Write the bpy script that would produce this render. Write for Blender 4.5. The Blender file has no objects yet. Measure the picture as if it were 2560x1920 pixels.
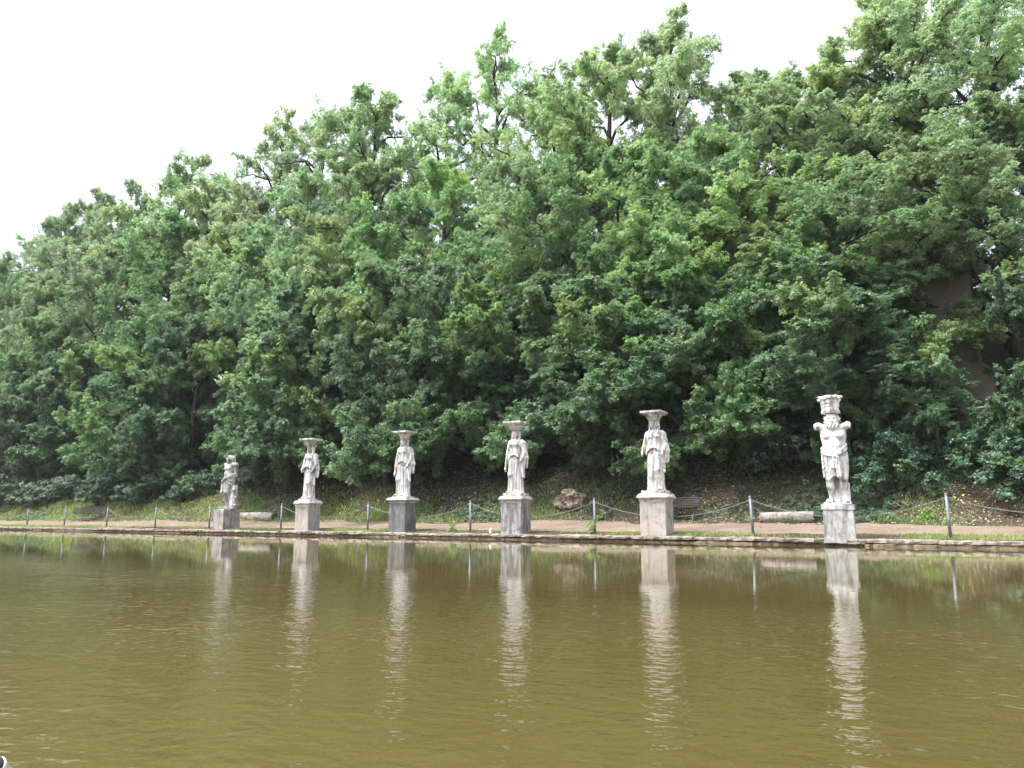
import bpy, bmesh, math, random
import numpy as np
from math import radians as R, sin, cos, pi
from mathutils import Vector, Matrix

# ------------------------------------------------------------------ camera, sky, sun
SC = bpy.context.scene
COL = SC.collection
F_PX, PITCH, YAW, CAM_H = 1923.0, R(9.9), R(35.2), 0.66
cam = bpy.data.cameras.new('camera'); camo = bpy.data.objects.new('camera', cam); COL.objects.link(camo)
cam.sensor_fit = 'HORIZONTAL'; cam.sensor_width = 36.0; cam.lens = 36.0 * F_PX / 2560.0
cam.clip_start = 0.05; cam.clip_end = 3000
camo.location = (0, 0, CAM_H); camo.rotation_euler = (R(90) + PITCH, 0, YAW)
SC.camera = camo

SUN_EL, SUN_AZ = R(66), R(222)          # compass-like azimuth, clockwise from +Y
W = bpy.data.worlds.new('World'); SC.world = W; W.use_nodes = True
nt = W.node_tree; bg = nt.nodes['Background']
sky = nt.nodes.new('ShaderNodeTexSky'); sky.sky_type = 'NISHITA'; sky.sun_disc = False
sky.sun_elevation = SUN_EL; sky.sun_rotation = SUN_AZ; sky.air_density = 1.0; sky.dust_density = 3.0
hs = nt.nodes.new('ShaderNodeHueSaturation'); hs.inputs['Saturation'].default_value = 0.34   # closed cloud cover: almost colourless
tc = nt.nodes.new('ShaderNodeTexCoord'); sx = nt.nodes.new('ShaderNodeSeparateXYZ')
mr = nt.nodes.new('ShaderNodeMapRange'); mr.inputs[1].default_value = 0.0; mr.inputs[2].default_value = 1.0
mr.inputs[3].default_value = 0.55; mr.inputs[4].default_value = 2.6                              # overcast: zenith brighter than horizon
mul = nt.nodes.new('ShaderNodeVectorMath'); mul.operation = 'SCALE'
L = nt.links.new
L(sky.outputs[0], hs.inputs['Color']); L(tc.outputs['Generated'], sx.inputs[0]); L(sx.outputs[2], mr.inputs[0])
L(hs.outputs[0], mul.inputs[0]); L(mr.outputs[0], mul.inputs['Scale']); L(mul.outputs[0], bg.inputs[0])
bg.inputs[1].default_value = 0.12
sun = bpy.data.lights.new('sun', 'SUN'); suno = bpy.data.objects.new('sun', sun); COL.objects.link(suno)
sun.energy = 1.5; sun.angle = R(25); sun.color = (1.0, 0.975, 0.94)
sd = Vector((sin(SUN_AZ) * cos(SUN_EL), cos(SUN_AZ) * cos(SUN_EL), sin(SUN_EL)))
suno.rotation_euler = (-sd).to_track_quat('-Z', 'Y').to_euler(); suno.location = (0, -30, 60)
vs = SC.view_settings; vs.view_transform = 'Standard'; vs.look = 'None'; vs.gamma = 1.0; vs.use_curve_mapping = False
vs.exposure = 1.5
cy = SC.cycles
cy.max_bounces = 9; cy.diffuse_bounces = 7; cy.glossy_bounces = 3; cy.transmission_bounces = 3
cy.caustics_reflective = False; cy.caustics_refractive = False
cy.use_denoising = True

# ------------------------------------------------------------------ pixel -> world (only used to measure where things stand)
_f = np.array([-sin(YAW) * cos(PITCH), cos(YAW) * cos(PITCH), sin(PITCH)])
_r = np.array([cos(YAW), sin(YAW), 0.0]); _u = np.cross(_r, _f)
def ray(px, py): return _f + _r * (px - 1280) / F_PX - _u * (py - 960) / F_PX
def at_y(px, py, Y):
    d = ray(px, py); t = Y / d[1]
    return Vector((d[0] * t, Y, CAM_H + d[2] * t))
def x_at(px, Y): return at_y(px, 1295, Y)[0]

# ------------------------------------------------------------------ helpers
def tag(o, label=None, cat=None, group=None, kind=None):
    if label: o['label'] = label
    if cat: o['category'] = cat
    if group: o['group'] = group
    if kind: o['kind'] = kind
    return o
def thing(name, loc, label, cat, group=None, rz=0.0):
    o = bpy.data.objects.new(name, None); COL.objects.link(o); o.location = loc; o.rotation_euler = (0, 0, rz)
    o.empty_display_size = 0.2
    return tag(o, label, cat, group)
def link(name, me, mat=None, parent=None):
    o = bpy.data.objects.new(name, me); COL.objects.link(o)
    if mat and not me.materials: me.materials.append(mat)
    if parent: o.parent = parent
    return o
def npmesh(name, V, Q, smooth=False, attrs=None):
    """V (n,3), Q (m,k) all faces with k corners"""
    V = np.ascontiguousarray(V, dtype=np.float32); Q = np.ascontiguousarray(Q, dtype=np.int32)
    me = bpy.data.meshes.new(name); k = Q.shape[1]
    me.vertices.add(len(V)); me.vertices.foreach_set('co', V.ravel())
    me.loops.add(Q.size); me.loops.foreach_set('vertex_index', Q.ravel())
    me.polygons.add(len(Q)); me.polygons.foreach_set('loop_start', np.arange(0, Q.size, k, dtype=np.int32))
    me.polygons.foreach_set('use_smooth', np.full(len(Q), smooth))
    for an, dat in (attrs or {}).items():
        a = me.attributes.new(an, 'FLOAT', 'FACE'); a.data.foreach_set('value', np.ascontiguousarray(dat, dtype=np.float32))
    me.update(calc_edges=True); me.validate()
    return me
def bm_mesh(name, bm, smooth=False):
    bmesh.ops.recalc_face_normals(bm, faces=bm.faces)
    me = bpy.data.meshes.new(name); bm.to_mesh(me); bm.free()
    if smooth:
        for p in me.polygons: p.use_smooth = True
    return me
def add_box(bm, c, s, rot=None, bevel=0.0):
    m = Matrix.Translation(c) @ (rot.to_4x4() if rot else Matrix.Identity(4)) @ Matrix.Diagonal((s[0], s[1], s[2], 1))
    g = bmesh.ops.create_cube(bm, size=1.0, matrix=m)
    if bevel:
        es = list({e for v in g['verts'] for e in v.link_edges})
        bmesh.ops.bevel(bm, geom=es, offset=bevel, segments=2, affect='EDGES', profile=0.6)
def add_tube(bm, pts, rad, n=8, caps=True):
    pts = [Vector(p) for p in pts]
    rad = [rad] * len(pts) if not hasattr(rad, '__len__') else rad
    rings = []; up = Vector((0.13, 0.21, 1.0))
    for i, p in enumerate(pts):
        d = (pts[min(i + 1, len(pts) - 1)] - pts[max(i - 1, 0)]).normalized()
        a = d.cross(up if abs(d.dot(up.normalized())) < 0.95 else Vector((1, 0, 0))).normalized(); b = d.cross(a)
        rings.append([bm.verts.new(p + (a * cos(2 * pi * k / n) + b * sin(2 * pi * k / n)) * rad[i]) for k in range(n)])
    for i in range(len(rings) - 1):
        for k in range(n):
            bm.faces.new((rings[i][k], rings[i][(k + 1) % n], rings[i + 1][(k + 1) % n], rings[i + 1][k]))
    if caps:
        bm.faces.new(rings[0][::-1]); bm.faces.new(rings[-1])
def add_lathe(bm, prof, n=24, c=(0, 0, 0)):
    rings = [[bm.verts.new((c[0] + r * cos(2 * pi * k / n), c[1] + r * sin(2 * pi * k / n), c[2] + z)) for k in range(n)] for r, z in prof]
    for i in range(len(rings) - 1):
        for k in range(n):
            bm.faces.new((rings[i][k], rings[i][(k + 1) % n], rings[i + 1][(k + 1) % n], rings[i + 1][k]))
    bm.faces.new(rings[0][::-1]); bm.faces.new(rings[-1])
# cheap smooth value noise on numpy arrays
def vnoise(x, y, z=0.0, seed=0):
    x, y, z = np.broadcast_arrays(np.asarray(x, float), np.asarray(y, float), np.asarray(z, float))
    xi, yi, zi = np.floor(x), np.floor(y), np.floor(z)
    xf, yf, zf = x - xi, y - yi, z - zi
    xf, yf, zf = [t * t * (3 - 2 * t) for t in (xf, yf, zf)]
    def h(a, b, c):
        v = np.sin(a * 127.1 + b * 311.7 + c * 74.7 + seed * 19.19) * 43758.5453
        return v - np.floor(v)
    r = 0
    for dx in (0, 1):
        for dy in (0, 1):
            for dz in (0, 1):
                r = r + h(xi + dx, yi + dy, zi + dz) * (xf if dx else 1 - xf) * (yf if dy else 1 - yf) * (zf if dz else 1 - zf)
    return r * 2 - 1
def fbm(x, y, z=0.0, seed=0, o=3):
    r = 0; a = 1.0
    for i in range(o):
        r = r + a * vnoise(x * 2 ** i, y * 2 ** i, z * 2 ** i, seed + i); a *= 0.5
    return r

# ------------------------------------------------------------------ materials
def new_mat(name):
    m = bpy.data.materials.new(name); m.use_nodes = True
    return m, m.node_tree, m.node_tree.nodes['Principled BSDF']
def nd(t, typ, **kw):
    n = t.nodes.new(typ)
    for k, v in kw.items(): setattr(n, k, v)
    return n
def ramp(t, stops, src, interp='LINEAR'):
    r = nd(t, 'ShaderNodeValToRGB'); r.color_ramp.interpolation = interp
    e = r.color_ramp.elements
    while len(e) < len(stops): e.new(0.5)
    for el, (p, c) in zip(e, stops):
        el.position = p; el.color = (c[0], c[1], c[2], 1) if hasattr(c, '__len__') else (c, c, c, 1)
    t.links.new(src, r.inputs[0]); return r
def noise(t, scale, detail=4, rough=0.55, vec=None, stretch=None, coord='Object'):
    n = nd(t, 'ShaderNodeTexNoise'); n.inputs['Scale'].default_value = scale; n.inputs['Detail'].default_value = detail
    n.inputs['Roughness'].default_value = rough
    if vec is None:
        c = nd(t, 'ShaderNodeTexCoord'); vec = c.outputs[coord]
    if stretch:
        mp = nd(t, 'ShaderNodeMapping'); mp.inputs['Scale'].default_value = stretch; t.links.new(vec, mp.inputs[0]); vec = mp.outputs[0]
    t.links.new(vec, n.inputs['Vector']); return n
def mix(t, fac, a, b, mode='MIX'):
    m = nd(t, 'ShaderNodeMix', data_type='RGBA', blend_type=mode)
    for idx, v in ((0, fac), (6, a), (7, b)):
        if hasattr(v, 'is_output') or isinstance(v, bpy.types.NodeSocket): t.links.new(v, m.inputs[idx])
        elif idx == 0: m.inputs[0].default_value = v
        else: m.inputs[idx].default_value = (v[0], v[1], v[2], 1)
    return m.outputs[2]
def bump(t, b, src, strength=0.3, dist=0.02):
    bn = nd(t, 'ShaderNodeBump'); bn.inputs['Strength'].default_value = strength; bn.inputs['Distance'].default_value = dist
    t.links.new(src, bn.inputs['Height']); t.links.new(bn.outputs[0], b.inputs['Normal']); return bn

def stone_mat(name, base, dark, warm, dark_amt=0.5, streak=0.5, warm_amt=0.3, seed=0.0, vertical=1.0, moss=0.0, rough=0.85):
    m, t, b = new_mat(name)
    c = nd(t, 'ShaderNodeTexCoord'); mp = nd(t, 'ShaderNodeMapping'); mp.inputs['Location'].default_value = (seed, seed * 1.7, seed * 0.6)
    t.links.new(c.outputs['Object'], mp.inputs[0]); v = mp.outputs[0]
    n1 = noise(t, 3.2, 6, 0.65, v); n2 = noise(t, 5.0, 6, 0.65, v, (1.6, 1.6, 0.22 * vertical)); n3 = noise(t, 38, 3, 0.6, v); n4 = noise(t, 1.7, 5, 0.6, v)
    col = mix(t, ramp(t, [(0.5 - 0.12 * warm_amt, 0), (0.75, 1)], n4.outputs[0]).outputs[0], base, warm)
    col = mix(t, ramp(t, [(0.60 - 0.25 * dark_amt, 0), (0.72 - 0.1 * dark_amt, 0.85)], n1.outputs[0]).outputs[0], col, dark)
    col = mix(t, ramp(t, [(0.57 - 0.2 * streak, 0), (0.68 - 0.12 * streak, 0.8)], n2.outputs[0]).outputs[0], col, dark)
    col = mix(t, 0.35, col, ramp(t, [(0.3, 0.45), (0.7, 1.0)], n3.outputs[0]).outputs[0], 'MULTIPLY')
    t.links.new(col, b.inputs['Base Color']); b.inputs['Roughness'].default_value = rough
    b.inputs['Specular IOR Level'].default_value = 0.25
    ad = nd(t, 'ShaderNodeMath', operation='ADD'); t.links.new(n1.outputs[0], ad.inputs[0]); t.links.new(n3.outputs[0], ad.inputs[1])
    bump(t, b, ad.outputs[0], 0.5, 0.012)
    return m

def leaf_mat(name, a, b_, c, trans=0.3, rough=0.42, spec=0.4):
    m, t, b = new_mat(name)
    at = nd(t, 'ShaderNodeAttribute'); at.attribute_name = 'tint'; at.attribute_type = 'GEOMETRY'
    oi = nd(t, 'ShaderNodeObjectInfo')
    r = ramp(t, [(0.0, a), (0.5, b_), (1.0, c)], at.outputs['Fac'])
    h = nd(t, 'ShaderNodeHueSaturation')
    for sock, lo, hi in (('Hue', 0.488, 0.512), ('Value', 0.92, 1.28), ('Saturation', 0.76, 1.0)):
        k = nd(t, 'ShaderNodeMapRange'); k.inputs[3].default_value = lo; k.inputs[4].default_value = hi
        w = nd(t, 'ShaderNodeMath', operation='FRACT'); mm = nd(t, 'ShaderNodeMath', operation='MULTIPLY')
        mm.inputs[1].default_value = {'Hue': 7.13, 'Value': 3.77, 'Saturation': 11.9}[sock]
        t.links.new(oi.outputs['Random'], mm.inputs[0]); t.links.new(mm.outputs[0], w.inputs[0]); t.links.new(w.outputs[0], k.inputs[0])
        t.links.new(k.outputs[0], h.inputs[sock])
    t.links.new(r.outputs[0], h.inputs['Color'])
    t.links.new(h.outputs[0], b.inputs['Base Color']); b.inputs['Roughness'].default_value = rough; b.inputs['Specular IOR Level'].default_value = spec
    tr = nd(t, 'ShaderNodeBsdfTranslucent')
    br = nd(t, 'ShaderNodeHueSaturation'); br.inputs['Value'].default_value = 1.5; br.inputs['Hue'].default_value = 0.485; br.inputs['Saturation'].default_value = 1.1
    t.links.new(h.outputs[0], br.inputs['Color']); t.links.new(br.outputs[0], tr.inputs[0])
    mx = nd(t, 'ShaderNodeMixShader'); mx.inputs[0].default_value = trans
    t.links.new(b.outputs[0], mx.inputs[1]); t.links.new(tr.outputs[0], mx.inputs[2])
    t.links.new(mx.outputs[0], t.nodes['Material Output'].inputs[0])
    return m

M = {}
M['leaf_A'] = leaf_mat('oak_leaf_low_shaded', (0.068, 0.145, 0.070), (0.105, 0.208, 0.080), (0.185, 0.295, 0.082), trans=0.42)  # oak leaves step paler from front row to crest: brighter top light painted in
M['leaf_B'] = leaf_mat('oak_leaf_mid_halflit', (0.105, 0.205, 0.097), (0.158, 0.280, 0.108), (0.245, 0.365, 0.108), trans=0.46)
M['leaf_C'] = leaf_mat('oak_leaf_crest_sunlit', (0.160, 0.262, 0.138), (0.220, 0.338, 0.150), (0.300, 0.410, 0.146), trans=0.48)
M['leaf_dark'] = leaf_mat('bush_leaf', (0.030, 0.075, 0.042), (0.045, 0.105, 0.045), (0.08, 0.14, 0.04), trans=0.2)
M['grass'] = leaf_mat('grass_blade', (0.12, 0.21, 0.045), (0.20, 0.29, 0.07), (0.36, 0.35, 0.16), trans=0.35, rough=0.6)
M['litter'] = leaf_mat('dry_leaf', (0.10, 0.075, 0.050), (0.22, 0.172, 0.115), (0.44, 0.38, 0.29), trans=0.1, rough=0.7, spec=0.2)
def bark():
    m, t, b = new_mat('bark'); n = noise(t, 6, 6, 0.7, stretch=(3, 3, 0.5)); n2 = noise(t, 1.2, 3)
    c = mix(t, n2.outputs[0], (0.035, 0.028, 0.022), (0.075, 0.065, 0.052))
    c = mix(t, 0.6, c, ramp(t, [(0.3, 0.35), (0.65, 1)], n.outputs[0]).outputs[0], 'MULTIPLY')
    t.links.new(c, b.inputs['Base Color']); b.inputs['Roughness'].default_value = 0.9; bump(t, b, n.outputs[0], 0.9, 0.04); return m
M['bark'] = bark()
def soil():
    m, t, b = new_mat('soil')
    n1 = noise(t, 0.55, 6, 0.65); n2 = noise(t, 9, 6, 0.7); n3 = noise(t, 60, 3, 0.7)
    c = mix(t, ramp(t, [(0.45, 0), (0.62, 1)], n1.outputs[0]).outputs[0], (0.070, 0.056, 0.038), (0.045, 0.055, 0.024))
    c = mix(t, ramp(t, [(0.5, 0), (0.68, 0.8)], n2.outputs[0]).outputs[0], c, (0.15, 0.12, 0.085))
    c = mix(t, 0.5, c, ramp(t, [(0.3, 0.4), (0.7, 1)], n3.outputs[0]).outputs[0], 'MULTIPLY')
    t.links.new(c, b.inputs['Base Color']); b.inputs['Roughness'].default_value = 0.95; b.inputs['Specular IOR Level'].default_value = 0.1
    bump(t, b, n2.outputs[0], 0.8, 0.06); return m
M['soil'] = soil()
def pathm():
    m, t, b = new_mat('path_gravel')
    n1 = noise(t, 0.8, 5, 0.6); n2 = noise(t, 14, 6, 0.75); n3 = noise(t, 90, 3, 0.8)
    c = mix(t, ramp(t, [(0.35, 0), (0.7, 1)], n1.outputs[0]).outputs[0], (0.195, 0.148, 0.110), (0.29, 0.232, 0.180))
    c = mix(t, ramp(t, [(0.55, 0), (0.75, 0.7)], n2.outputs[0]).outputs[0], c, (0.38, 0.32, 0.265))
    c = mix(t, 0.75, c, ramp(t, [(0.35, 0.4), (0.6, 1)], n3.outputs[0]).outputs[0], 'MULTIPLY')
    n4 = noise(t, 3.0, 5, 0.7, stretch=(.4, 1, 1)); c = mix(t, ramp(t, [(0.48, 0), (0.66, 0.55)], n4.outputs[0]).outputs[0], c, (0.13, 0.095, 0.070))
    t.links.new(c, b.inputs['Base Color']); b.inputs['Roughness'].default_value = 0.95; b.inputs['Specular IOR Level'].default_value = 0.1
    bump(t, b, n2.outputs[0], 0.7, 0.04); return m
M['path'] = pathm()
def waterm():
    m, t, b = new_mat('pond_water')
    c = nd(t, 'ShaderNodeTexCoord'); v = c.outputs['Object']
    n0 = noise(t, 0.25, 3, 0.5, v)
    col = mix(t, ramp(t, [(0.3, 0), (0.7, 1)], n0.outputs[0]).outputs[0], (0.061, 0.0495, 0.0150), (0.075, 0.062, 0.0210))
    t.links.new(col, b.inputs['Base Color']); b.inputs['Roughness'].default_value = 0.02; b.inputs['IOR'].default_value = 1.33
    s = nd(t, 'ShaderNodeSeparateXYZ'); t.links.new(v, s.inputs[0])
    # calm in the lee of the far bank, ruffled towards the open middle, and in drifting patches
    k = nd(t, 'ShaderNodeMapRange', interpolation_type='SMOOTHERSTEP'); k.inputs[1].default_value = 8.5; k.inputs[2].default_value = 1.5
    k.inputs[3].default_value = 0.05; k.inputs[4].default_value = 1.0
    t.links.new(s.outputs[1], k.inputs[0])
    gx = nd(t, 'ShaderNodeMapRange', interpolation_type='SMOOTHERSTEP'); gx.inputs[1].default_value = -26; gx.inputs[2].default_value = -7
    gx.inputs[3].default_value = 0.45; gx.inputs[4].default_value = 1.0; t.links.new(s.outputs[0], gx.inputs[0])
    np_ = noise(t, 0.35, 3, 0.6, v, (0.5, 1, 1)); kp = ramp(t, [(0.35, 0.45), (0.65, 1.0)], np_.outputs[0])
    mm = nd(t, 'ShaderNodeMath', operation='MULTIPLY'); t.links.new(k.outputs[0], mm.inputs[0]); t.links.new(kp.outputs[0], mm.inputs[1])
    m2 = nd(t, 'ShaderNodeMath', operation='MULTIPLY'); t.links.new(mm.outputs[0], m2.inputs[0]); t.links.new(gx.outputs[0], m2.inputs[1])
    rot = nd(t, 'ShaderNodeMapping'); rot.inputs['Rotation'].default_value = (0, 0, -0.45); rot.inputs['Scale'].default_value = (0.8, 1.0, 1.0)
    t.links.new(v, rot.inputs[0])
    r1 = noise(t, 17.0, 2, 0.45, rot.outputs[0]); r2 = noise(t, 4.5, 2, 0.5, rot.outputs[0])
    h1 = nd(t, 'ShaderNodeMath', operation='MULTIPLY'); t.links.new(r1.outputs[0], h1.inputs[0]); t.links.new(m2.outputs[0], h1.inputs[1])
    h2 = nd(t, 'ShaderNodeMath', operation='MULTIPLY'); t.links.new(r2.outputs[0], h2.inputs[0]); t.links.new(m2.outputs[0], h2.inputs[1])
    h3 = nd(t, 'ShaderNodeMath', operation='MULTIPLY_ADD'); h3.inputs[1].default_value = 1.6
    t.links.new(h2.outputs[0], h3.inputs[0]); t.links.new(h1.outputs[0], h3.inputs[2])
    bump(t, b, h3.outputs[0], 1.0, WAVE)
    return m
WAVE = 0.0085
M['water'] = waterm()
def metal(name, col, rough=0.5, met=0.6):
    m, t, b = new_mat(name); n = noise(t, 25, 4, 0.6)
    c = mix(t, ramp(t, [(0.35, 0), (0.7, 1)], n.outputs[0]).outputs[0], col, [x * 0.65 for x in col])
    t.links.new(c, b.inputs['Base Color']); b.inputs['Roughness'].default_value = rough; b.inputs['Metallic'].default_value = met; return m
M['post'] = metal('galvanised_steel', (0.20, 0.225, 0.25), 0.6, 0.3)
M['chain'] = metal('chain_steel', (0.27, 0.27, 0.26), 0.6, 0.3)
def wood():
    m, t, b = new_mat('bench_wood'); n = noise(t, 4, 5, 0.6, stretch=(1, 12, 12))
    c = mix(t, n.outputs[0], (0.050, 0.046, 0.047), (0.125, 0.115, 0.113)); t.links.new(c, b.inputs['Base Color']); b.inputs['Roughness'].default_value = 0.8; b.inputs['Specular IOR Level'].default_value = 0.15; return m
M['wood'] = wood()
M['iron'] = metal('bench_iron', (0.16, 0.17, 0.18), 0.55, 0.3)
M['kerb'] = stone_mat('kerb_stone', (0.31, 0.265, 0.22), (0.085, 0.068, 0.05), (0.42, 0.37, 0.31), 0.7, 0.4, 0.7, 3.1)
M['kerb_low'] = stone_mat('kerb_wet_stone', (0.20, 0.155, 0.10), (0.07, 0.055, 0.035), (0.30, 0.24, 0.16), 0.5, 0.4, 0.5, 5.3)
M['column'] = stone_mat('column_stone', (0.31, 0.285, 0.25), (0.085, 0.075, 0.065), (0.42, 0.385, 0.335), 0.65, 0.1, 0.5, 8.2)
M['rock'] = stone_mat('tufa', (0.22, 0.178, 0.135), (0.070, 0.052, 0.038), (0.34, 0.285, 0.225), 0.55, 0.1, 0.7, 2.4)
M['white_stone'] = stone_mat('white_stone', (0.7, 0.69, 0.66), (0.4, 0.38, 0.35), (0.7, 0.66, 0.6), 0.2, 0.1, 0.3, 1.4)

# ------------------------------------------------------------------ ground
EDGE = 20.15                     # pool edge, far side
def terr(x, y):
    x = np.asarray(x, float); y = np.asarray(y, float)
    base = np.interp(y, [-900, 0.50, 0.56, EDGE + 0.10, EDGE + 0.13, 21.2, 24.6, 25.6, 28, 33, 38, 42, 50, 70, 900],
                     [0.30, 0.30, -1.2, -1.2, 0.15, 0.22, 0.46, 0.72, 2.2, 5.2, 8.3, 10.2, 11.6, 12.0, 12.0])
    amp = np.clip((y - 25.0) / 5.0, 0, 1)
    return base + amp * (0.45 * vnoise(x * 0.16, y * 0.16, 0, 3) + 0.16 * fbm(x * 0.7, y * 0.7, 0, 5)) + np.clip((y - 20.4) * 2, 0, 1) * 0.015 * vnoise(x * 1.7, y * 1.7, 0, 9)
def grid_sheet(name, xs, ys, zfun, off=0.0):
    X, Y = np.meshgrid(xs, ys); Z = zfun(X, Y) + off
    nx, ny = len(xs), len(ys); i = np.arange(nx * ny).reshape(ny, nx)
    Q = np.stack([i[:-1, :-1], i[:-1, 1:], i[1:, 1:], i[1:, :-1]], -1).reshape(-1, 4)
    return npmesh(name, np.stack([X, Y, Z], -1).reshape(-1, 3), Q, True)
xs = np.concatenate([[-900, -500, -300, -200], np.arange(-150, -70, 1.2), np.arange(-70, 14, 0.3), np.arange(14, 60, 2), [80, 150, 300, 900]])
ys = np.concatenate([[-900, -300, -100, -30, -8, -2, 0.40, 0.50, 0.56, 1.5, 10, EDGE - 1, EDGE + 0.10, EDGE + 0.13], np.arange(EDGE + 0.35, 36, 0.3), np.arange(36, 60, 1.0), [65, 75, 100, 160, 300, 900]])
tag(link('ground', grid_sheet('ground', xs, ys, terr), M['soil']), kind='structure')
pool = grid_sheet('water', np.array([-400, -140, -60, -20, 20, 80, 300.0]), np.array([0.53, 8, 14, EDGE + 0.115]), lambda a, b: 0 * a)
tag(link('water', pool, M['water']), kind='structure')
# path: a strip whose borders wander
px_ = np.arange(-110, 25, 0.15); nr = 22
lo = 21.55 + 0.22 * fbm(px_ * 0.35, 0 * px_, 0, 21) + 0.10 * vnoise(px_ * 2.1, 0 * px_, 0, 22)
hi = 24.75 + 0.35 * fbm(px_ * 0.25, 0 * px_, 0, 31) + 0.18 * vnoise(px_ * 1.9, 0 * px_, 0, 32)
tt = np.linspace(0, 1, nr)[:, None]; PX = np.repeat(px_[None], nr, 0); PY = lo[None] * (1 - tt) + hi[None] * tt
PZ = terr(PX, PY) + 0.030 - 0.026 * (np.abs(tt - 0.5) * 2) ** 6 + 0.008 * vnoise(PX * 5, PY * 5, 0, 8)
i = np.arange(nr * len(px_)).reshape(nr, -1)
Q = np.stack([i[:-1, :-1], i[:-1, 1:], i[1:, 1:], i[1:, :-1]], -1).reshape(-1, 4)
tag(link('path', npmesh('path', np.stack([PX, PY, PZ], -1).reshape(-1, 3), Q, True), M['path']), kind='structure')

# ------------------------------------------------------------------ pool edge masonry (one wall; single stones are its surface)
def rough_block(rng, x0, x1, y0, y1, z0, z1, jx=0.10, j=0.018):
    """irregular dressed stone as a closed grid of quads"""
    nx = max(2, int((x1 - x0) / jx)); us = np.linspace(x0, x1, nx + 1)
    ring = [(y0, z0), (y0, (z0 + z1) / 2), (y0 + 0.01, z1 - 0.012), (y0 + 0.03, z1), ((y0 + y1) / 2, z1 + 0.004), (y1, z1), (y1, z0)]
    V = []
    for u in us:
        for (yy, zz) in ring:
            V.append((u + rng.uniform(-1, 1) * j * (0 if u in (x0, x1) else 1), yy + rng.normal() * j * 0.9 * (yy < y1), zz + rng.normal() * j * 0.55))
    k = len(ring); F = []
    for a in range(nx):
        for b in range(k):
            F.append((a * k + b, (a + 1) * k + b, (a + 1) * k + (b + 1) % k, a * k + (b + 1) % k))
    V = np.array(V); c0, c1 = len(V), len(V) + 1
    V = np.vstack([V, V[:k].mean(0), V[-k:].mean(0)])
    for b in range(k):
        F.append((c0, b, (b + 1) % k, (b + 1) % k)); F.append((c1, nx * k + (b + 1) % k, nx * k + b, nx * k + b))
    return V, F
def masonry(name, z0, z1, yf, yb, lmin, lmax, mat, parent, seed, j=0.018, drop=0.0, gap=0.012):
    rng = np.random.default_rng(seed); bm = bmesh.new(); x = -95.0
    while x < 14:
        l = rng.uniform(lmin, lmax); dz = rng.normal() * 0.012; dy = rng.normal() * 0.02
        if rng.random() >= drop:
            V, Fs = rough_block(rng, x + gap / 2, x + l - gap / 2, yf + dy, yb, z0, z1 + dz, 0.10 if x > -45 else 0.3, j)
            vv = [bm.verts.new(p) for p in V]
            for f in Fs:
                ids = list(dict.fromkeys(f))
                try: bm.faces.new([vv[q] for q in ids])
                except ValueError: pass
        x += l
    return link(name, bm_mesh(name, bm), mat, parent)
wall = thing('pool_edge_wall', (0, 0, 0), 'long low weathered stone edging of the pool along the far waterline', 'edging')
masonry('coping', 0.085, 0.165, EDGE - 0.10, EDGE + 0.42, 0.7, 2.2, M['kerb'], wall, 4, 0.008)
masonry('lower_course', -0.30, 0.055, EDGE - 0.07, EDGE + 0.30, 0.9, 2.6, M['kerb_low'], wall, 9, 0.014, 0.0, 0.006)
masonry('broken_ledge', 0.052, 0.092, EDGE - 0.06, EDGE + 0.28, 0.5, 1.6, M['kerb'], wall, 14, 0.013, 0.35)

# ------------------------------------------------------------------ sculpting: signed distance fields on a voxel grid
def surface_nets(D, org, h):
    ins = D < 0; nx, ny, nz = D.shape
    offs = [(a, b, c) for a in (0, 1) for b in (0, 1) for c in (0, 1)]
    S = sum(ins[a:nx - 1 + a, b:ny - 1 + b, c:nz - 1 + c].astype(np.int8) for a, b, c in offs)
    act = (S > 0) & (S < 8); idx = -np.ones(act.shape, np.int64); ci = np.argwhere(act); idx[act] = np.arange(len(ci))
    acc = np.zeros((len(ci), 3)); cnt = np.zeros(len(ci))
    for a in offs:
        for ax in range(3):
            if a[ax]: continue
            bb = list(a); bb[ax] = 1
            da = D[ci[:, 0] + a[0], ci[:, 1] + a[1], ci[:, 2] + a[2]]; db = D[ci[:, 0] + bb[0], ci[:, 1] + bb[1], ci[:, 2] + bb[2]]
            x = (da < 0) != (db < 0); t = np.where(x, da / np.where(x, da - db, 1), 0)
            p = np.tile(np.array(a, float), (len(ci), 1)); p[:, ax] += t
            acc[x] += p[x]; cnt[x] += 1
    V = (ci + acc / cnt[:, None]) * h + org
    Fs = []
    for ax in range(3):
        o1, o2 = [(1, 2), (2, 0), (0, 1)][ax]
        lo = [slice(1, n - 1) for n in D.shape]; lo[ax] = slice(0, D.shape[ax] - 1); hi_ = list(lo); hi_[ax] = slice(1, D.shape[ax])
        ia, ib = ins[tuple(lo)], ins[tuple(hi_)]
        e = np.argwhere(ia != ib); st = np.array([s.start for s in lo]); g = e + st
        flip = ia[tuple(e.T)]
        def cell(d1, d2):
            q = g.copy(); q[:, o1] -= d1; q[:, o2] -= d2; return idx[tuple(q.T)]
        q = np.stack([cell(1, 1), cell(0, 1), cell(0, 0), cell(1, 0)], -1)
        q[~flip] = q[~flip][:, ::-1]; Fs.append(q)
    return V, np.vstack(Fs)
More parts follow.
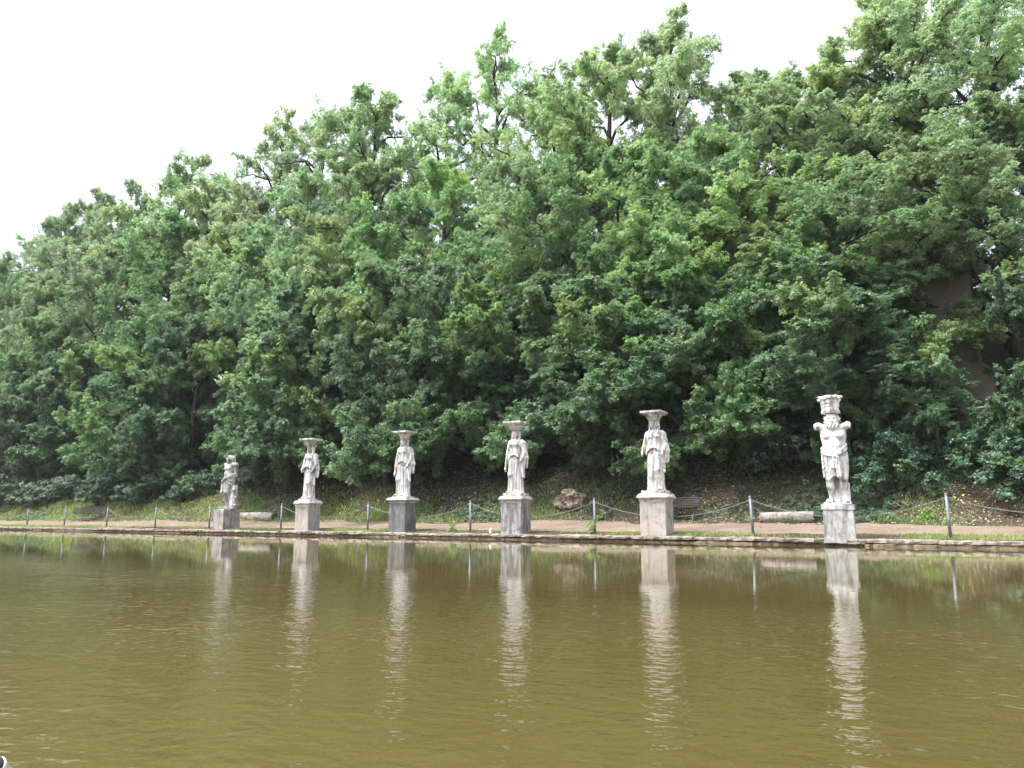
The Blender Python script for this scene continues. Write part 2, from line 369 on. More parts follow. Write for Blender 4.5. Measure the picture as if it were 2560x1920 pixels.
class Sculpt:
    def __init__(s, lo, hi, h):
        s.h = h; s.org = np.array(lo, float)
        ax = [np.arange(lo[k], hi[k] + h, h) for k in range(3)]
        s.X, s.Y, s.Z = np.meshgrid(*ax, indexing='ij'); s.D = np.full(s.X.shape, 9.0)
    def ell(s, c, r):
        x, y, z = s.X - c[0], s.Y - c[1], s.Z - c[2]
        k0 = np.sqrt((x / r[0]) ** 2 + (y / r[1]) ** 2 + (z / r[2]) ** 2) + 1e-9
        k1 = np.sqrt((x / r[0] ** 2) ** 2 + (y / r[1] ** 2) ** 2 + (z / r[2] ** 2) ** 2) + 1e-9
        return k0 * (k0 - 1) / k1
    def cap(s, a, b, ra, rb=None):
        rb = ra if rb is None else rb; a = np.array(a, float); ba = np.array(b, float) - a
        px, py, pz = s.X - a[0], s.Y - a[1], s.Z - a[2]
        t = np.clip((px * ba[0] + py * ba[1] + pz * ba[2]) / (ba @ ba), 0, 1)
        return np.sqrt((px - ba[0] * t) ** 2 + (py - ba[1] * t) ** 2 + (pz - ba[2] * t) ** 2) - (ra + (rb - ra) * t)
    def box(s, c, hs, r=0.01):
        q = [np.abs(v - c[k]) - hs[k] + r for k, v in enumerate((s.X, s.Y, s.Z))]
        return np.sqrt(sum(np.maximum(v, 0) ** 2 for v in q)) + np.minimum(np.maximum(q[0], np.maximum(q[1], q[2])), 0) - r
    def col(s, zs, ax, ay, cx=0.0, cyy=0.0, fold=None):
        a = np.interp(s.Z, zs, ax); b = np.interp(s.Z, zs, ay)
        cx = np.interp(s.Z, zs, cx) if hasattr(cx, '__len__') else cx; cyy = np.interp(s.Z, zs, cyy) if hasattr(cyy, '__len__') else cyy
        d = (np.sqrt(((s.X - cx) / a) ** 2 + ((s.Y - cyy) / b) ** 2) - 1) * np.minimum(a, b)
        if fold is not None: d = d + fold
        return np.maximum(d, np.maximum(zs[0] - s.Z, s.Z - zs[-1]))
    def add(s, d, k=0.02): s.D = smin(s.D, d, k); return s
    def cut(s, d, k=0.01): s.D = -smin(-s.D, d, k); return s
    def mesh(s, name, scale=1.0):
        V, Fq = surface_nets(s.D, s.org, s.h)
        return npmesh(name, V * scale, Fq, True)
def smin(a, b, k):
    h = np.clip(0.5 + 0.5 * (b - a) / k, 0, 1); return b + (a - b) * h - k * h * (1 - h)
def sstep(x, a, b):
    t = np.clip((x - a) / (b - a), 0, 1); return t * t * (3 - 2 * t)

def caryatid(side, seed, tail=1.0, headturn=0.0, hand=.65):
    """woman in a belted, folded gown, 2.0 m from sole to crown; front is -y; side: which side carries the fluted folds"""
    s = Sculpt((-0.48, -0.36, -0.012), (0.48, 0.32, 2.06), 0.0125)
    X, Y, Z = s.X, s.Y, s.Z
    th = np.arctan2(X, -Y + 0.02); front = sstep(-Y, -0.08, 0.06)
    fm = sstep(side * X, -0.06, 0.03)
    fl = (0.024 * np.abs(np.cos(th * 9.5 + 0.25 * np.sin(Z * 3))) - .010 + 0.005 * np.cos(th * 43)) * fm * front * sstep(Z, 1.20, 1.0)
    fl += 0.009 * np.cos(th * 13 + Z * 5 * side) * (1 - fm) * front + 0.013 * np.cos(th * 16 + 1) * (1 - front)
    s.add(s.col([0, .03, .1, .5, .95, 1.25], [.262, .255, .242, .222, .215, .18], [.19, .188, .176, .167, .16, .13], 0, 0.0, fl), 0.01)
    # bent leg pushing the cloth forward, and feet
    L_ = -side
    s.add(s.cap((L_ * .095, -.05, 1.02), (L_ * .11, -.155, .58), .105, .085), .05)
    s.add(s.cap((L_ * .11, -.155, .58), (L_ * .15, -.08, .08), .078, .062), .06)
    s.add(s.cap((L_ * .04, -.17, .60), (L_ * .055, -.19, .06), .014, .02), .02); s.add(s.cap((L_ * .19, -.10, .62), (L_ * .215, -.12, .06), .014, .02), .02)
    s.add(s.ell((L_ * .175, -.20, .035), (.05, .12, .042)), .02); s.add(s.ell((side * .10, -.215, .03), (.045, .09, .035)), .02)
    # overfold with arched hem
    hem = 1.19 - 3.4 * X ** 2 + 0.016 * np.cos(X * 75)
    of = (0.012 * np.cos(X * 95 + 6 * Z) + 0.007 * np.cos(X * 52 - 9 * Z)) * front
    d = s.col([.85, 1.05, 1.18, 1.33, 1.48], [.245, .238, .225, .182, .185], [.19, .187, .182, .15, .145], 0, 0, of)
    s.add(np.maximum(d, (hem - Z) * 0.6), 0.012)
    s.add(np.maximum(s.col([.85, 1.05, 1.2, 1.26], [.256, .252, .240, .21], [.200, .200, .198, .165]), np.abs(Z - hem - 0.02) * 0.6 - 0.012), 0.012)
    # torso
    s.add(s.ell((0, .0, 1.36), (.17, .13, .19)), .05)
    cf = 0.009 * np.cos(X * 80 + 14 * np.abs(X)) * front
    s.add(s.ell((0, .01, 1.53), (.195, .14, .19)) + cf, .04)
    s.add(s.cap((-.185, .03, 1.635), (.185, .03, 1.635), .07), .06)
    for q in (-1, 1): s.add(s.ell((q * .09, -.112, 1.525), (.072, .068, .078)) + cf, .03)
    s.cut(s.cap((0, -.165, 1.61), (0, -.175, 1.49), .016, .010), .03)
    for q in (-1, 1): s.add(s.cap((q * .02, -.165, 1.50), (q * .15, -.10, 1.64), .012, .016), .015)
    # mantle down the back and over both upper arms
    mf = 0.017 * np.cos(th * 27 + 2.2 * Z) + 0.004 * np.cos(Z * 40 + 9 * X)
    s.add(s.ell((0, .10, 1.2), (.245, .10, .50)) + mf, .05)
    s.add(s.cap((.215, .06, 1.58), (.295, .05, 1.12), .086, .092) + mf, .05)
    s.add(s.cap((.295, .06, 1.12), (.305, .06, .84), .092, .062) + mf, .05)
    s.add(s.cap((-.205, .07, 1.57), (-.275, .09, 1.12), .082, .07) + mf, .05)
    # hanging corner of cloth on the viewer's right
    s.add(s.cap((.245, -.03, 1.0), (.245 + .02 * tail, -.03, .56), .046, .034 * tail) + mf * .6, .035)
    s.add(s.ell((.250 + .025 * tail, -.03, .54), (.036 * tail, .045, .06 * tail)) + mf * .6, .02)
    # arms and hands
    e = (-.31, .01, 1.24); hz = hand + .13
    s.add(s.cap((-.22, .02, 1.60), e, .068, .056), .03)
    w_ = (-.35, -.03, hz + .06)
    s.add(s.cap(e, w_, .054, .036), .02)
    s.add(s.ell((-.357, -.04, hz), (.036, .047, .064)), .02)
    for k in range(4):
        yk = -.075 + .022 * k
        s.add(s.cap((-.36, yk, hz - .02), (-.352 + .006 * k, yk + .004, hz - .105 + .010 * abs(k - 1)), .0135, .0115), .006)
    s.add(s.cap((-.34, -.078, hz + .01), (-.325, -.098, hz - .05), .015, .012), .01)
    s.add(s.cap((.235, .0, 1.58), (.30, -.03, 1.26), .07, .058), .03); s.add(s.cap((.30, -.03, 1.26), (.25, -.135, 1.03), .054, .04), .03)
    s.add(s.ell((.24, -.155, 1.0), (.036, .045, .045)), .02)
    for k in range(4): s.add(s.cap((.22 + .014 * k, -.175, 1.0), (.215 + .014 * k, -.165, .945), .012, .010), .008)
    # neck, head, hair, face
    hx = -0.02 * headturn
    s.add(s.cap((0, .015, 1.63), (0, .0, 1.78), .074, .068), .035)
    s.add(s.ell((hx, -.03, 1.872), (.100, .118, .122)), .02)
    s.add(s.ell((hx, -.06, 1.80), (.066, .076, .055)), .03)
    hw = 0.008 * np.cos(Z * 90 + X * 45)
    s.add(s.ell((0, .02, 1.965), (.152, .150, .065)) + hw, .015)
    s.add(s.ell((0, .055, 1.87), (.138, .105, .12)) + hw, .02)
    for q in (-1, 1):
        s.add(s.cap((q * .118, .0, 1.93), (q * .128, .005, 1.76), .036, .038) + hw, .015)
        s.add(s.cap((q * .126, -.01, 1.76), (q * .115, -.105, 1.56), .031, .020) + hw, .015)
    s.add(s.cap((0, .09, 1.83), (0, .13, 1.48), .09, .065) + hw, .04)
    s.add(s.cap((hx, -.146, 1.905), (hx, -.168, 1.850), .012, .018), .010)
    for q in (-1, 1):
        s.cut(s.ell((hx + q * .040, -.148, 1.893), (.027, .030, .017)), .012)
        s.add(s.cap((hx + q * .015, -.150, 1.915), (hx + q * .07, -.125, 1.918), .010), .008)
    s.cut(s.cap((hx - .026, -.146, 1.812), (hx + .026, -.146, 1.812), .0085), .006)
    s.D += 0.003 * fbm(X * 22, Y * 22, Z * 22, seed, 2)
    return s.mesh('draped_figure')

def silenus():
    """bearded man, arms broken off at the shoulder, cloth knotted at the hips"""
    s = Sculpt((-0.48, -0.36, -0.012), (0.48, 0.34, 2.05), 0.0125); X, Y, Z = s.X, s.Y, s.Z
    th = np.arctan2(X, -Y)
    for q, hx, kx, ax_ in ((-1, -.105, -.125, -.115), (1, .12, .155, .175)):
        s.add(s.cap((hx, .0, 1.0), (kx, -.05, .55), .125, .088), .04)
        s.add(s.cap((kx, -.05, .55), (kx * .97, -.025, .36), .078, .082), .04)
        s.add(s.cap((kx * .97, -.01, .38), (ax_, .03, .09), .076, .047), .03)
        s.add(s.ell((kx, -.115, .52), (.05, .04, .06)), .03)
        s.add(s.cap((ax_, .03, .06), (ax_ + q * .035, -.15, .035), .052, .042), .03)
    s.add(s.cap((-.115, .03, .05), (-.19, -.13, .035), .045, .04), .02)
    # tree support behind the legs
    s.add(s.col([0, .2, .45, .6], [.12, .10, .095, .10], [.11, .10, .09, .09], .045, .075, .012 * np.cos(th * 9 + Z * 6) + 0.014 * vnoise(X * 14, Y * 14, Z * 9, 4)), .02)
    s.add(s.cap((.21, .03, .40), (.19, .06, .02), .05, .075), .04)
    # trunk
    s.add(s.ell((0, .0, 1.08), (.265, .19, .22)), .05)
    s.add(s.ell((-.005, -.035, 1.24), (.225, .185, .20)), .06)
    s.add(s.ell((0, .0, 1.47), (.245, .165, .21)), .06)
    for q in (-1, 1):
        s.add(s.ell((q * .105, -.115, 1.475), (.105, .07, .075)), .03)
        s.add(s.cap((q * .15, .01, 1.655), (q * .30, -.01, 1.715), .080, .078), .045)      # broken upper arms
        s.add(s.cap((q * .30, -.01, 1.715), (q * .365, -.03, 1.695), .078, .078), .02)
        s.add(s.cap((q * .20, .02, 1.56), (q * .18, .02, 1.35), .07, .06), .06)
    s.cut(s.box((.46, -.05, 1.62), (.085, .2, .2), .01), .015); s.cut(s.box((-.455, -.05, 1.62), (.07, .2, .2), .01), .015)
    s.cut(s.ell((0, -.225, 1.22), (.016, .03, .018)), .012)
    s.cut(s.cap((0, -.175, 1.52), (0, -.215, 1.36), .010), .03)
    # cloth round the hips
    rad = 0.0045 * np.cos(np.arctan2(X - .01, Z - 1.04) * 30) * sstep(-Y, 0, .1) + 0.005 * np.cos(th * 30)
    hem = .555 + .02 * np.cos(X * 30) + .03 * X
    d = s.col([.50, .56, .75, .95, 1.1, 1.2], [.245, .25, .262, .272, .262, .240], [.17, .175, .19, .205, .205, .19], .0, .0, rad)
    top = 1.055 + 1.9 * X ** 2
    s.add(np.maximum(np.maximum(d, hem - Z), (Z - top) * .75), .012)
    s.cut(s.cap((-.03, -.20, .72), (-.03, -.20, .5), .028, .045), .02)
    for kk, dz in ((0, 0.0), (1, .036), (2, -.034), (3, .07)):
        for q in (-1, 1):
            u_ = .03 * q; pts = [(q * .246, .09, 1.20 + dz + u_), (q * .245, -.11, 1.15 + dz + u_), (q * .15, -.20, 1.085 + dz * .8 + u_ * .5), (q * .03, -.235, 1.03 + dz * .4)]
            for a, b in zip(pts, pts[1:]): s.add(s.cap(a, b, .0215), .010)
    s.add(s.ell((.02, -.255, 1.02), (.055, .045, .05)), .015)
    s.add(s.ell((.065, -.25, .985), (.035, .035, .03)), .015)
    s.add(s.cap((-.01, -.25, 1.0), (-.03, -.235, .76), .030, .045) + .008 * np.cos(X * 130), .012)
    s.add(s.cap((.05, -.25, .98), (.085, -.21, .58), .034, .060) + .010 * np.cos((X - .02) * 110), .012)
    # neck, head, beard
    s.add(s.cap((0, .02, 1.62), (0, .0, 1.78), .09, .085), .05)
    s.add(s.ell((0, -.01, 1.86), (.13, .135, .15)), .02)
    bd = 0.013 * np.cos(X * 90 + 2.2 * np.sin(Z * 34 + 2))
    s.add(s.ell((0, -.095, 1.725), (.125, .095, .145)) + bd, .02)
    for q in (-1, 1):
        s.add(s.ell((q * .128, .0, 1.84), (.045, .075, .095)) + bd, .02)
        s.add(s.cap((0, -.155, 1.775), (q * .065, -.14, 1.745), .018, .013), .01)
        s.cut(s.ell((q * .044, -.135, 1.862), (.028, .026, .018)), .015)
        s.add(s.cap((q * .012, -.14, 1.885), (q * .075, -.115, 1.893), .015), .012)
    s.add(s.cap((0, -.135, 1.875), (0, -.165, 1.815), .015, .026), .015)
    s.cut(s.cap((-.025, -.165, 1.752), (.025, -.165, 1.752), .009), .008)
    s.add(s.ell((0, .0, 1.94), (.125, .125, .07)) + bd, .02)
    s.D += 0.004 * fbm(X * 20, Y * 20, Z * 20, 7, 2)
    return s.mesh('figure')
def basket():
    s = Sculpt((-0.36, -0.34, -0.02), (0.36, 0.34, 0.46), 0.0125); X, Y, Z = s.X, s.Y, s.Z; th = np.arctan2(X, -Y)
    s.add(s.col([0, .05, .2, .32, .40], [.165, .178, .188, .198, .212], [.155, .165, .178, .188, .20], 0, 0, .012 * np.cos(th * 7 + Z * 8) + .02 * fbm(X * 9, Y * 9, Z * 9, 3, 2)), .01)
    for k in range(11):
        a = k * 2 * pi / 11; r = .225 + .015 * sin(k * 2.3)
        s.add(s.ell((r * sin(a) - .01, -r * cos(a), .350 + .03 * sin(k * 2.9)), (.05 + .012 * sin(k * 5.1), .045, .035 + .012 * sin(k * 3.3))), .02)
    s.cut(s.ell((-.05, -.19, .2), (.06, .04, .03)), .02); s.cut(s.ell((.24, -.08, .22), (.07, .06, .12)), .03); s.cut(s.box((.0, 0, .47), (.5, .5, .05)), .02)
    s.D += 0.014 * fbm(X * 15, Y * 15, Z * 15, 11, 3)
    return s.mesh('basket')
def wreck():
    """worn male figure with a ruined head, cloth slung across the hips and a stump at his side"""
    s = Sculpt((-0.44, -0.42, -0.012), (0.44, 0.32, 2.08), 0.0125); X, Y, Z = s.X, s.Y, s.Z; th = np.arctan2(X, -Y)
    s.add(s.cap((-.07, .0, 1.0), (-.075, -.05, .55), .125, .09), .04)
    s.add(s.cap((-.075, -.05, .55), (-.07, -.03, .34), .082, .082), .03); s.add(s.cap((-.07, -.02, .36), (-.085, .02, .08), .076, .05), .03)
    s.add(s.cap((-.085, .0, .05), (-.23, -.16, .04), .055, .045), .03)
    s.add(s.cap((.09, .0, 1.0), (.10, -.02, .55), .12, .085), .04); s.add(s.cap((.10, -.02, .55), (.08, .03, .06), .078, .05), .03)
    s.add(s.ell((-.02, .0, 1.08), (.215, .165, .2)), .05); s.add(s.ell((-.035, -.02, 1.28), (.175, .135, .2)), .05)
    s.add(s.ell((-.02, .0, 1.50), (.20, .145, .19)), .05)
    for q in (-1, 1): s.add(s.ell((-.02 + q * .085, -.105, 1.49), (.085, .055, .065)), .03)
    s.add(s.cap((-.15, .0, 1.60), (-.215, -.03, 1.64), .085, .07), .04); s.cut(s.box((-.33, 0, 1.6), (.07, .2, .2)), .015)
    s.add(s.cap((.14, .02, 1.62), (.24, .03, 1.62), .10, .098), .05); s.add(s.cap((.25, .03, 1.60), (.215, .09, 1.22), .082, .055), .03)
    s.add(s.cap((0, .02, 1.62), (-.01, .0, 1.78), .085, .08), .04)
    s.add(s.ell((-.01, -.01, 1.87), (.135, .135, .135)), .02); s.add(s.ell((.055, .05, 1.83), (.105, .11, .15)) + .012 * fbm(X * 16, Y * 16, Z * 16, 4, 2), .04)
    s.add(s.ell((-.02, -.07, 1.76), (.075, .07, .08)), .02)
    s.cut(s.ell((-.05, -.15, 1.89), (.06, .05, .04)), .03); s.cut(s.ell((.06, -.14, 1.90), (.04, .04, .035)), .02); s.cut(s.box((0, 0, 2.09), (.4, .4, .08)) + .02 * vnoise(X * 12, Y * 12, 0, 3), .04)
    rad = 0.012 * np.cos(np.arctan2(X + .12, Z - 1.15) * 18) * sstep(-Y, 0, .1)
    d = s.col([.52, .6, .8, 1.0, 1.15, 1.28], [.17, .19, .215, .235, .235, .23], [.165, .175, .18, .185, .18, .17], [-.02, -.01, .0, .0, .0, .0], 0.0, rad)
    s.add(np.maximum(np.maximum(d, .575 + .05 * X - Z), (Z - (1.14 + .45 * X)) * .8), .012)
    pts = [(.235, .03, 1.25), (.20, -.12, 1.21), (.08, -.185, 1.13), (-.08, -.2, 1.05), (-.20, -.14, .98), (-.24, -.02, .95)]
    for dz in (0, .05):
        for a, b in zip(pts, pts[1:]): s.add(s.cap((a[0], a[1], a[2] + dz), (b[0], b[1], b[2] + dz), .030), .012)
    s.add(s.cap((-.20, -.14, 1.0), (-.175, -.15, .62), .035, .05) + .008 * np.cos(X * 110), .015)
    kn = .03 * vnoise(X * 9, Y * 9, Z * 7, 5) + .01 * np.cos(th * 11)
    s.add(s.col([0, .1, .4, .6, .75, .87], [.17, .155, .125, .105, .085, .075], [.15, .14, .12, .1, .085, .075], [.19, .2, .22, .235, .25, .255], .04, kn), .03)
    for c in ((.345, .02, .42), (.30, -.05, .70), (.36, .0, .14)): s.add(s.ell(c, (.045, .045, .05)), .03)
    s.D += 0.005 * fbm(X * 18, Y * 18, Z * 18, 15, 2)
    me = s.mesh('figure'); me.transform(Matrix.Diagonal((1.03, 1.03, 1.0, 1.0))); return me

# ------------------------------------------------------------------ statues and pedestals
def marble(name, seed, dark=0.35, streak=0.5, ochre=(0.0, 0.0), base=(0.77, 0.76, 0.745)):
    return stone_mat(name, base, (0.17, 0.165, 0.165), (0.64, 0.565, 0.45), dark, streak, ochre[0], seed, 1.0)
def capital_mesh():
    bm = bmesh.new()
    add_lathe(bm, [(0.158, -0.030), (0.162, .006), (0.176, .014), (0.180, .028), (0.170, .036), (0.176, .046), (0.200, .068), (0.222, .094), (0.232, .114), (0.236, .130), (0.226, .142)], 28)
    ech = bm_mesh('echinus', bm, True)
    bm = bmesh.new(); add_box(bm, (0, 0, .150), (.50, .50, .020), None, .004); add_box(bm, (0, 0, .172), (.56, .56, .026), None, .005); add_box(bm, (0, 0, .212), (.62, .62, .056), None, .010)
    return ech, bm_mesh('abacus', bm)
def roughen(me, amp, sc, seed):
    n = len(me.vertices); co = np.empty(n * 3, np.float32); me.vertices.foreach_get('co', co); co = co.reshape(-1, 3)
    for k in range(3): co[:, k] += amp * fbm(co[:, 0] * sc, co[:, 1] * sc, co[:, 2] * sc, seed + k * 7, 3)
    me.vertices.foreach_set('co', co.ravel()); me.update()
def sub_box(name, c, s, cuts, bev=0.012, amp=0.008, sc=5, seed=1, taper=0.0):
    bm = bmesh.new(); add_box(bm, c, s, None, bev)
    bmesh.ops.subdivide_edges(bm, edges=[e for e in bm.edges if e.calc_length() > 0.12], cuts=cuts, use_grid_fill=True)
    for v in bm.verts:
        f = 1 - taper * (v.co.z - c[2]) / s[2]; v.co.x *= f; v.co.y *= f
    me = bm_mesh(name, bm); roughen(me, amp, sc, seed); return me
ECH, ABA = capital_mesh()
YC = 20.80
VEIL = 0.00022
def build_site(px_blk, rot, dr, y_bot, y_blk, y_cap, y_slab, y_top_fig, cap_px, slab_px, seed, pmat, fmat, fig, labels, y_aba=None, kind='caryatid', tp=0.0, YC=YC):
    """places one pedestal with its statue; pixel rows give the heights, pixel columns the widths"""
    cxp = (px_blk[0] + px_blk[1]) / 2; X0 = x_at(cxp, YC); yc = YC
    view = math.atan2(-X0, yc)                      # off-normal angle of the camera seen from here
    a = view - rot                                  # angle between pedestal front normal and the line of sight
    d3 = Vector((X0, yc, 0)).length; depth = Vector((X0, yc, 0)).dot(Vector(_f))
    def wid(pxs):                                   # width that gives these pixel columns
        ang = abs(math.atan((pxs[1] - 1280) / F_PX) - math.atan((pxs[0] - 1280) / F_PX)) * d3
        return ang / (cos(a) + dr * abs(sin(a)))
    Z = lambda py: at_y(cxp, py, yc)[2]
    z0 = float(terr(X0, yc)) - 0.03 if yc > 20.6 else 0.06          # the front one stands on the wall's lower course itself
    zb, zc, zs, zf = Z(y_blk), Z(y_cap), Z(y_slab), Z(y_top_fig)
    w = wid(px_blk); wc = wid(cap_px); wsl = wid(slab_px)
    ped = thing('pedestal', (X0, yc, z0), labels[1], 'pedestal', 'stone pedestals along the pool edge', rot)
    hb = zb - z0
    link('block', sub_box('block', (0, 0, hb / 2), (w, w * dr, hb), 5, .014, .010, 4, seed, tp), pmat, ped)
    if kind == 'caryatid':
        hc = zc - zb; bm = bmesh.new(); n = 4
        prof = [(w * 1.02, 0.0), (w * 1.04, hc * .2), ((w + wc) / 2, hc * .32), (wc * .985, hc * .46), (wc, hc * .55), (wc * .985, hc * .64), (wc * .86, hc * 1.0)]
        prev = None
        for ww, zz in prof:
            ring = [bm.verts.new((sx_ * ww / 2, sy_ * ww * dr / 2, hb + zz - 0.002)) for sx_, sy_ in ((-1, -1), (1, -1), (1, 1), (-1, 1))]
            if prev:
                for k in range(4): bm.faces.new((prev[k], prev[(k + 1) % 4], ring[(k + 1) % 4], ring[k]))
            else: bm.faces.new(ring[::-1])
            prev = ring
        bm.faces.new(prev)
        bmesh.ops.subdivide_edges(bm, edges=[e for e in bm.edges if e.calc_length() > .3], cuts=7, use_grid_fill=True)
        me = bm_mesh('cap_moulding', bm); roughen(me, 0.010, 6, seed + 3); link('cap_moulding', me, CAPM[seed % len(CAPM)], ped)
        zsl0, top = zc, zs
    else:
        me = sub_box('top_slab', (0, 0, hb + (zc - zb) / 2), (wc, wc * dr, zc - zb - .004), 6, .012, .016, 6, seed + 2); link('top_slab', me, pmat, ped)
        zsl0, top = zc, zs
    st = thing('statue', (X0, yc, zsl0), labels[0], 'statue', 'marble statues along the pool edge', rot)
    hs_ = max(0.05, top - zsl0)
    link('base_slab', sub_box('base_slab', (0, 0, hs_ / 2), (wsl, wsl * dr, hs_), 5, .012, .008, 6, seed + 4), fmat, st)
    k = (zf - top + 0.0) / 2.0
    fo = link('figure', fig, fmat, st); fo.location = (0, 0.02, hs_ - 0.004); fo.scale = (k * 1.02, k * 1.02, k)
    if y_aba is not None:
        za = Z(y_aba); kc = (za - zf) / 0.24
        for nm, me in (('echinus', ECH), ('abacus', ABA)):
            me2 = me.copy(); roughen(me2, .003, 9, seed); c = link(nm, me2, None, st); me2.materials.clear(); me2.materials.append(fmat)
            c.location = (0, 0.02, hs_ + 2.0 * k - 0.012); c.scale = (k * 1.0, k * 1.0, kc)
    return ped, st, hs_, k

PM = {
 1: stone_mat('pedestal_stone_blotched', (0.40, 0.375, 0.36), (0.13, 0.12, 0.12), (0.42, 0.36, 0.26), 0.5, 0.3, 0.6, 1.0),
 2: stone_mat('pedestal_stone_pinkish', (0.43, 0.39, 0.365), (0.20, 0.18, 0.17), (0.46, 0.40, 0.34), 0.35, 0.25, 0.4, 2.0),
 3: stone_mat('pedestal_stone_dark', (0.205, 0.20, 0.205), (0.095, 0.095, 0.10), (0.30, 0.29, 0.29), 0.55, 0.45, 0.2, 3.0),
 4: stone_mat('pedestal_stone_streaked', (0.52, 0.50, 0.48), (0.11, 0.11, 0.12), (0.50, 0.45, 0.38), 0.55, 0.85, 0.2, 4.0, 0.8),
 5: stone_mat('pedestal_stone_buff', (0.47, 0.43, 0.395), (0.22, 0.20, 0.185), (0.50, 0.44, 0.38), 0.3, 0.25, 0.6, 5.0),
 6: stone_mat('pedestal_stone_pale', (0.55, 0.54, 0.525), (0.17, 0.165, 0.165), (0.56, 0.53, 0.48), 0.55, 0.35, 0.2, 6.0)}
CAPM = [stone_mat('cap_stone_grey', (0.42, 0.40, 0.385), (0.15, 0.145, 0.14), (0.5, 0.47, 0.43), 0.4, 0.3, 0.4, 7.7), stone_mat('cap_stone_white', (0.56, 0.53, 0.50), (0.17, 0.15, 0.14), (0.56, 0.50, 0.43), 0.4, 0.3, 0.5, 9.1)]
R0 = R(6)
build_site((534, 600), R(4), 1.35, 1330.6, 1284.3, 1275.5, 1273.5, 1139, (537, 603), (548, 600), 11, PM[1], marble('marble_grey', 1.3, .6, .55, (.0, 0), (.56, .545, .53)), wreck(),
    ('worn male marble statue with ruined head beside a stone tree stump', 'low blotchy grey pedestal under the worn male statue with the tree stump'), None, 'slab')
build_site((737.5, 799.6), R0, .93, 1330, 1266.6, 1251.4, 1247.2, 1114.2, (733, 806.5), (744.7, 794.5), 25, PM[2], marble('marble_a', 2.1, .4, .6), caryatid(-1, 5, .8, 0, .96),
    ('slender marble caryatid turned to the left, on the pinkish pedestal with a crumbling cap', 'pinkish grey pedestal with a broken crumbling cap, second pedestal from the left'), 1097.5)
build_site((972.3, 1040), R0, .93, 1332, 1257.5, 1244.4, 1241, 1095.8, (963.3, 1049.3), (977, 1034.4), 36, PM[3], marble('marble_b', 3.7, .4, .6), caryatid(1, 6, 1.0, 1),
    ('white marble caryatid with one hand hanging free, standing on the darkest slate-grey pedestal', 'darkest slate-grey pedestal with a thin white crack, third from the left'), 1078.6)
build_site((1252.8, 1326.4), R0, .93, 1335, 1257.5, 1240.1, 1233.4, 1075.3, (1246.6, 1333.7), (1254.7, 1319.9), 48, PM[4], marble('marble_ochre', 5.2, .35, .6, (1.0, 0)), caryatid(1, 7, 1.25, .6),
    ('marble caryatid with ochre-stained skirt, on the pedestal streaked black and white', 'white pedestal streaked with black stains, right of the dark grey one'), 1053.8)
build_site((1600.8, 1683.7), R0, .93, 1341, 1255, 1234.4, 1226.3, 1048.8, (1589, 1689), (1600.8, 1672.8), 59, PM[5], marble('marble_c', 6.6, .35, .6, (.4, 0)), caryatid(-1, 8, .7, .2, .93),
    ('tallest white marble caryatid with straight fluted skirt, in front of the right bench', 'buff stone pedestal with a chipped white cap, hiding one end of the right bench'), 1027.2)
P6 = build_site((2058, 2137), R(9), .55, 1355.7, 1275, 1261.5, 1258.5, 1033, (2053, 2137), (2060, 2130), 60, PM[6], marble('marble_d', 8.4, .3, .5), silenus(),
    ('bearded armless male marble statue with knotted loincloth and a broken basket on his head', 'pale mottled pedestal with a ragged top slab, under the bearded armless statue'), None, 'slab', 0.03, 20.24)
b_ = link('basket', basket(), marble('marble_lichen', 9.9, .5, .4), P6[1]); b_.location = (-.015, .01, P6[2] + 2.0 * P6[3] - .02); b_.scale = (P6[3],) * 3

# ------------------------------------------------------------------ posts and chains
YP = 21.0
def post_meshes():
    bm = bmesh.new(); add_tube(bm, [(0, 0, -.15), (0, 0, .42)], .035, 14); shaft_lo = bm_mesh('shaft', bm, False)
    bm = bmesh.new(); add_tube(bm, [(0, 0, -.15), (0, 0, .40), (0, 0, .415), (0, 0, .425), (0, 0, .44), (0, 0, 1.0)], [.036, .036, .040, .040, .034, .033], 14); shaft = bm_mesh('shaft', bm, True)
    bm = bmesh.new(); add_lathe(bm, [(.034, .998), (.036, 1.004), (.036, 1.02), (.028, 1.042), (.012, 1.054)], 14); cap = bm_mesh('cap', bm, True)
    lugs = []
    for q in (-1, 1):
        bm = bmesh.new(); pts = [(q * (.045 + .026 * (1 - cos(t))), 0, .915 + .026 * sin(t)) for t in np.linspace(0, 2 * pi, 13)]
        add_tube(bm, pts, .009, 6, False); add_tube(bm, [(q * .03, 0, .915), (q * .05, 0, .915)], .013, 8); lugs.append(bm_mesh('chain_ring', bm, True))
    return shaft, cap, lugs
SHAFT, CAP, LUGS = post_meshes()
post_px = [69, 162, 268, 389, 524, 703, 920, 1176, 1487, 1881, 2372]
PX0 = [x_at(p, YP) for p in post_px]
PXS = [PX0[0] - 4.75] + PX0 + [PX0[-1] + 4.7]
plab = [None, 'thin grey chain post farthest left, beyond the left bench', 'grey chain post just left of the left slatted bench', 'grey chain post just right of the left slatted bench',
        'grey chain post midway between the left bench and the worn leftmost statue', 'grey chain post close beside the blotchy leftmost pedestal', 'grey chain post at the end of the long fallen column, left of the pinkish pedestal',
        'grey chain post between the pinkish pedestal and the slate-grey pedestal', 'grey chain post between the slate-grey and the black-streaked pedestals', 'grey chain post beside the rough tufa boulder with a grass tuft at its foot',
        'leaning grey chain post between the right bench and the short fallen column', 'nearest and tallest grey chain post, right of the bearded statue']
plab.append('grey chain post beyond the right end of the view'); plab[0] = 'grey chain post beyond the left end of the view'
lean = {10: R(-2.2), 11: R(-0.8), 9: R(-.6)}
posts = []
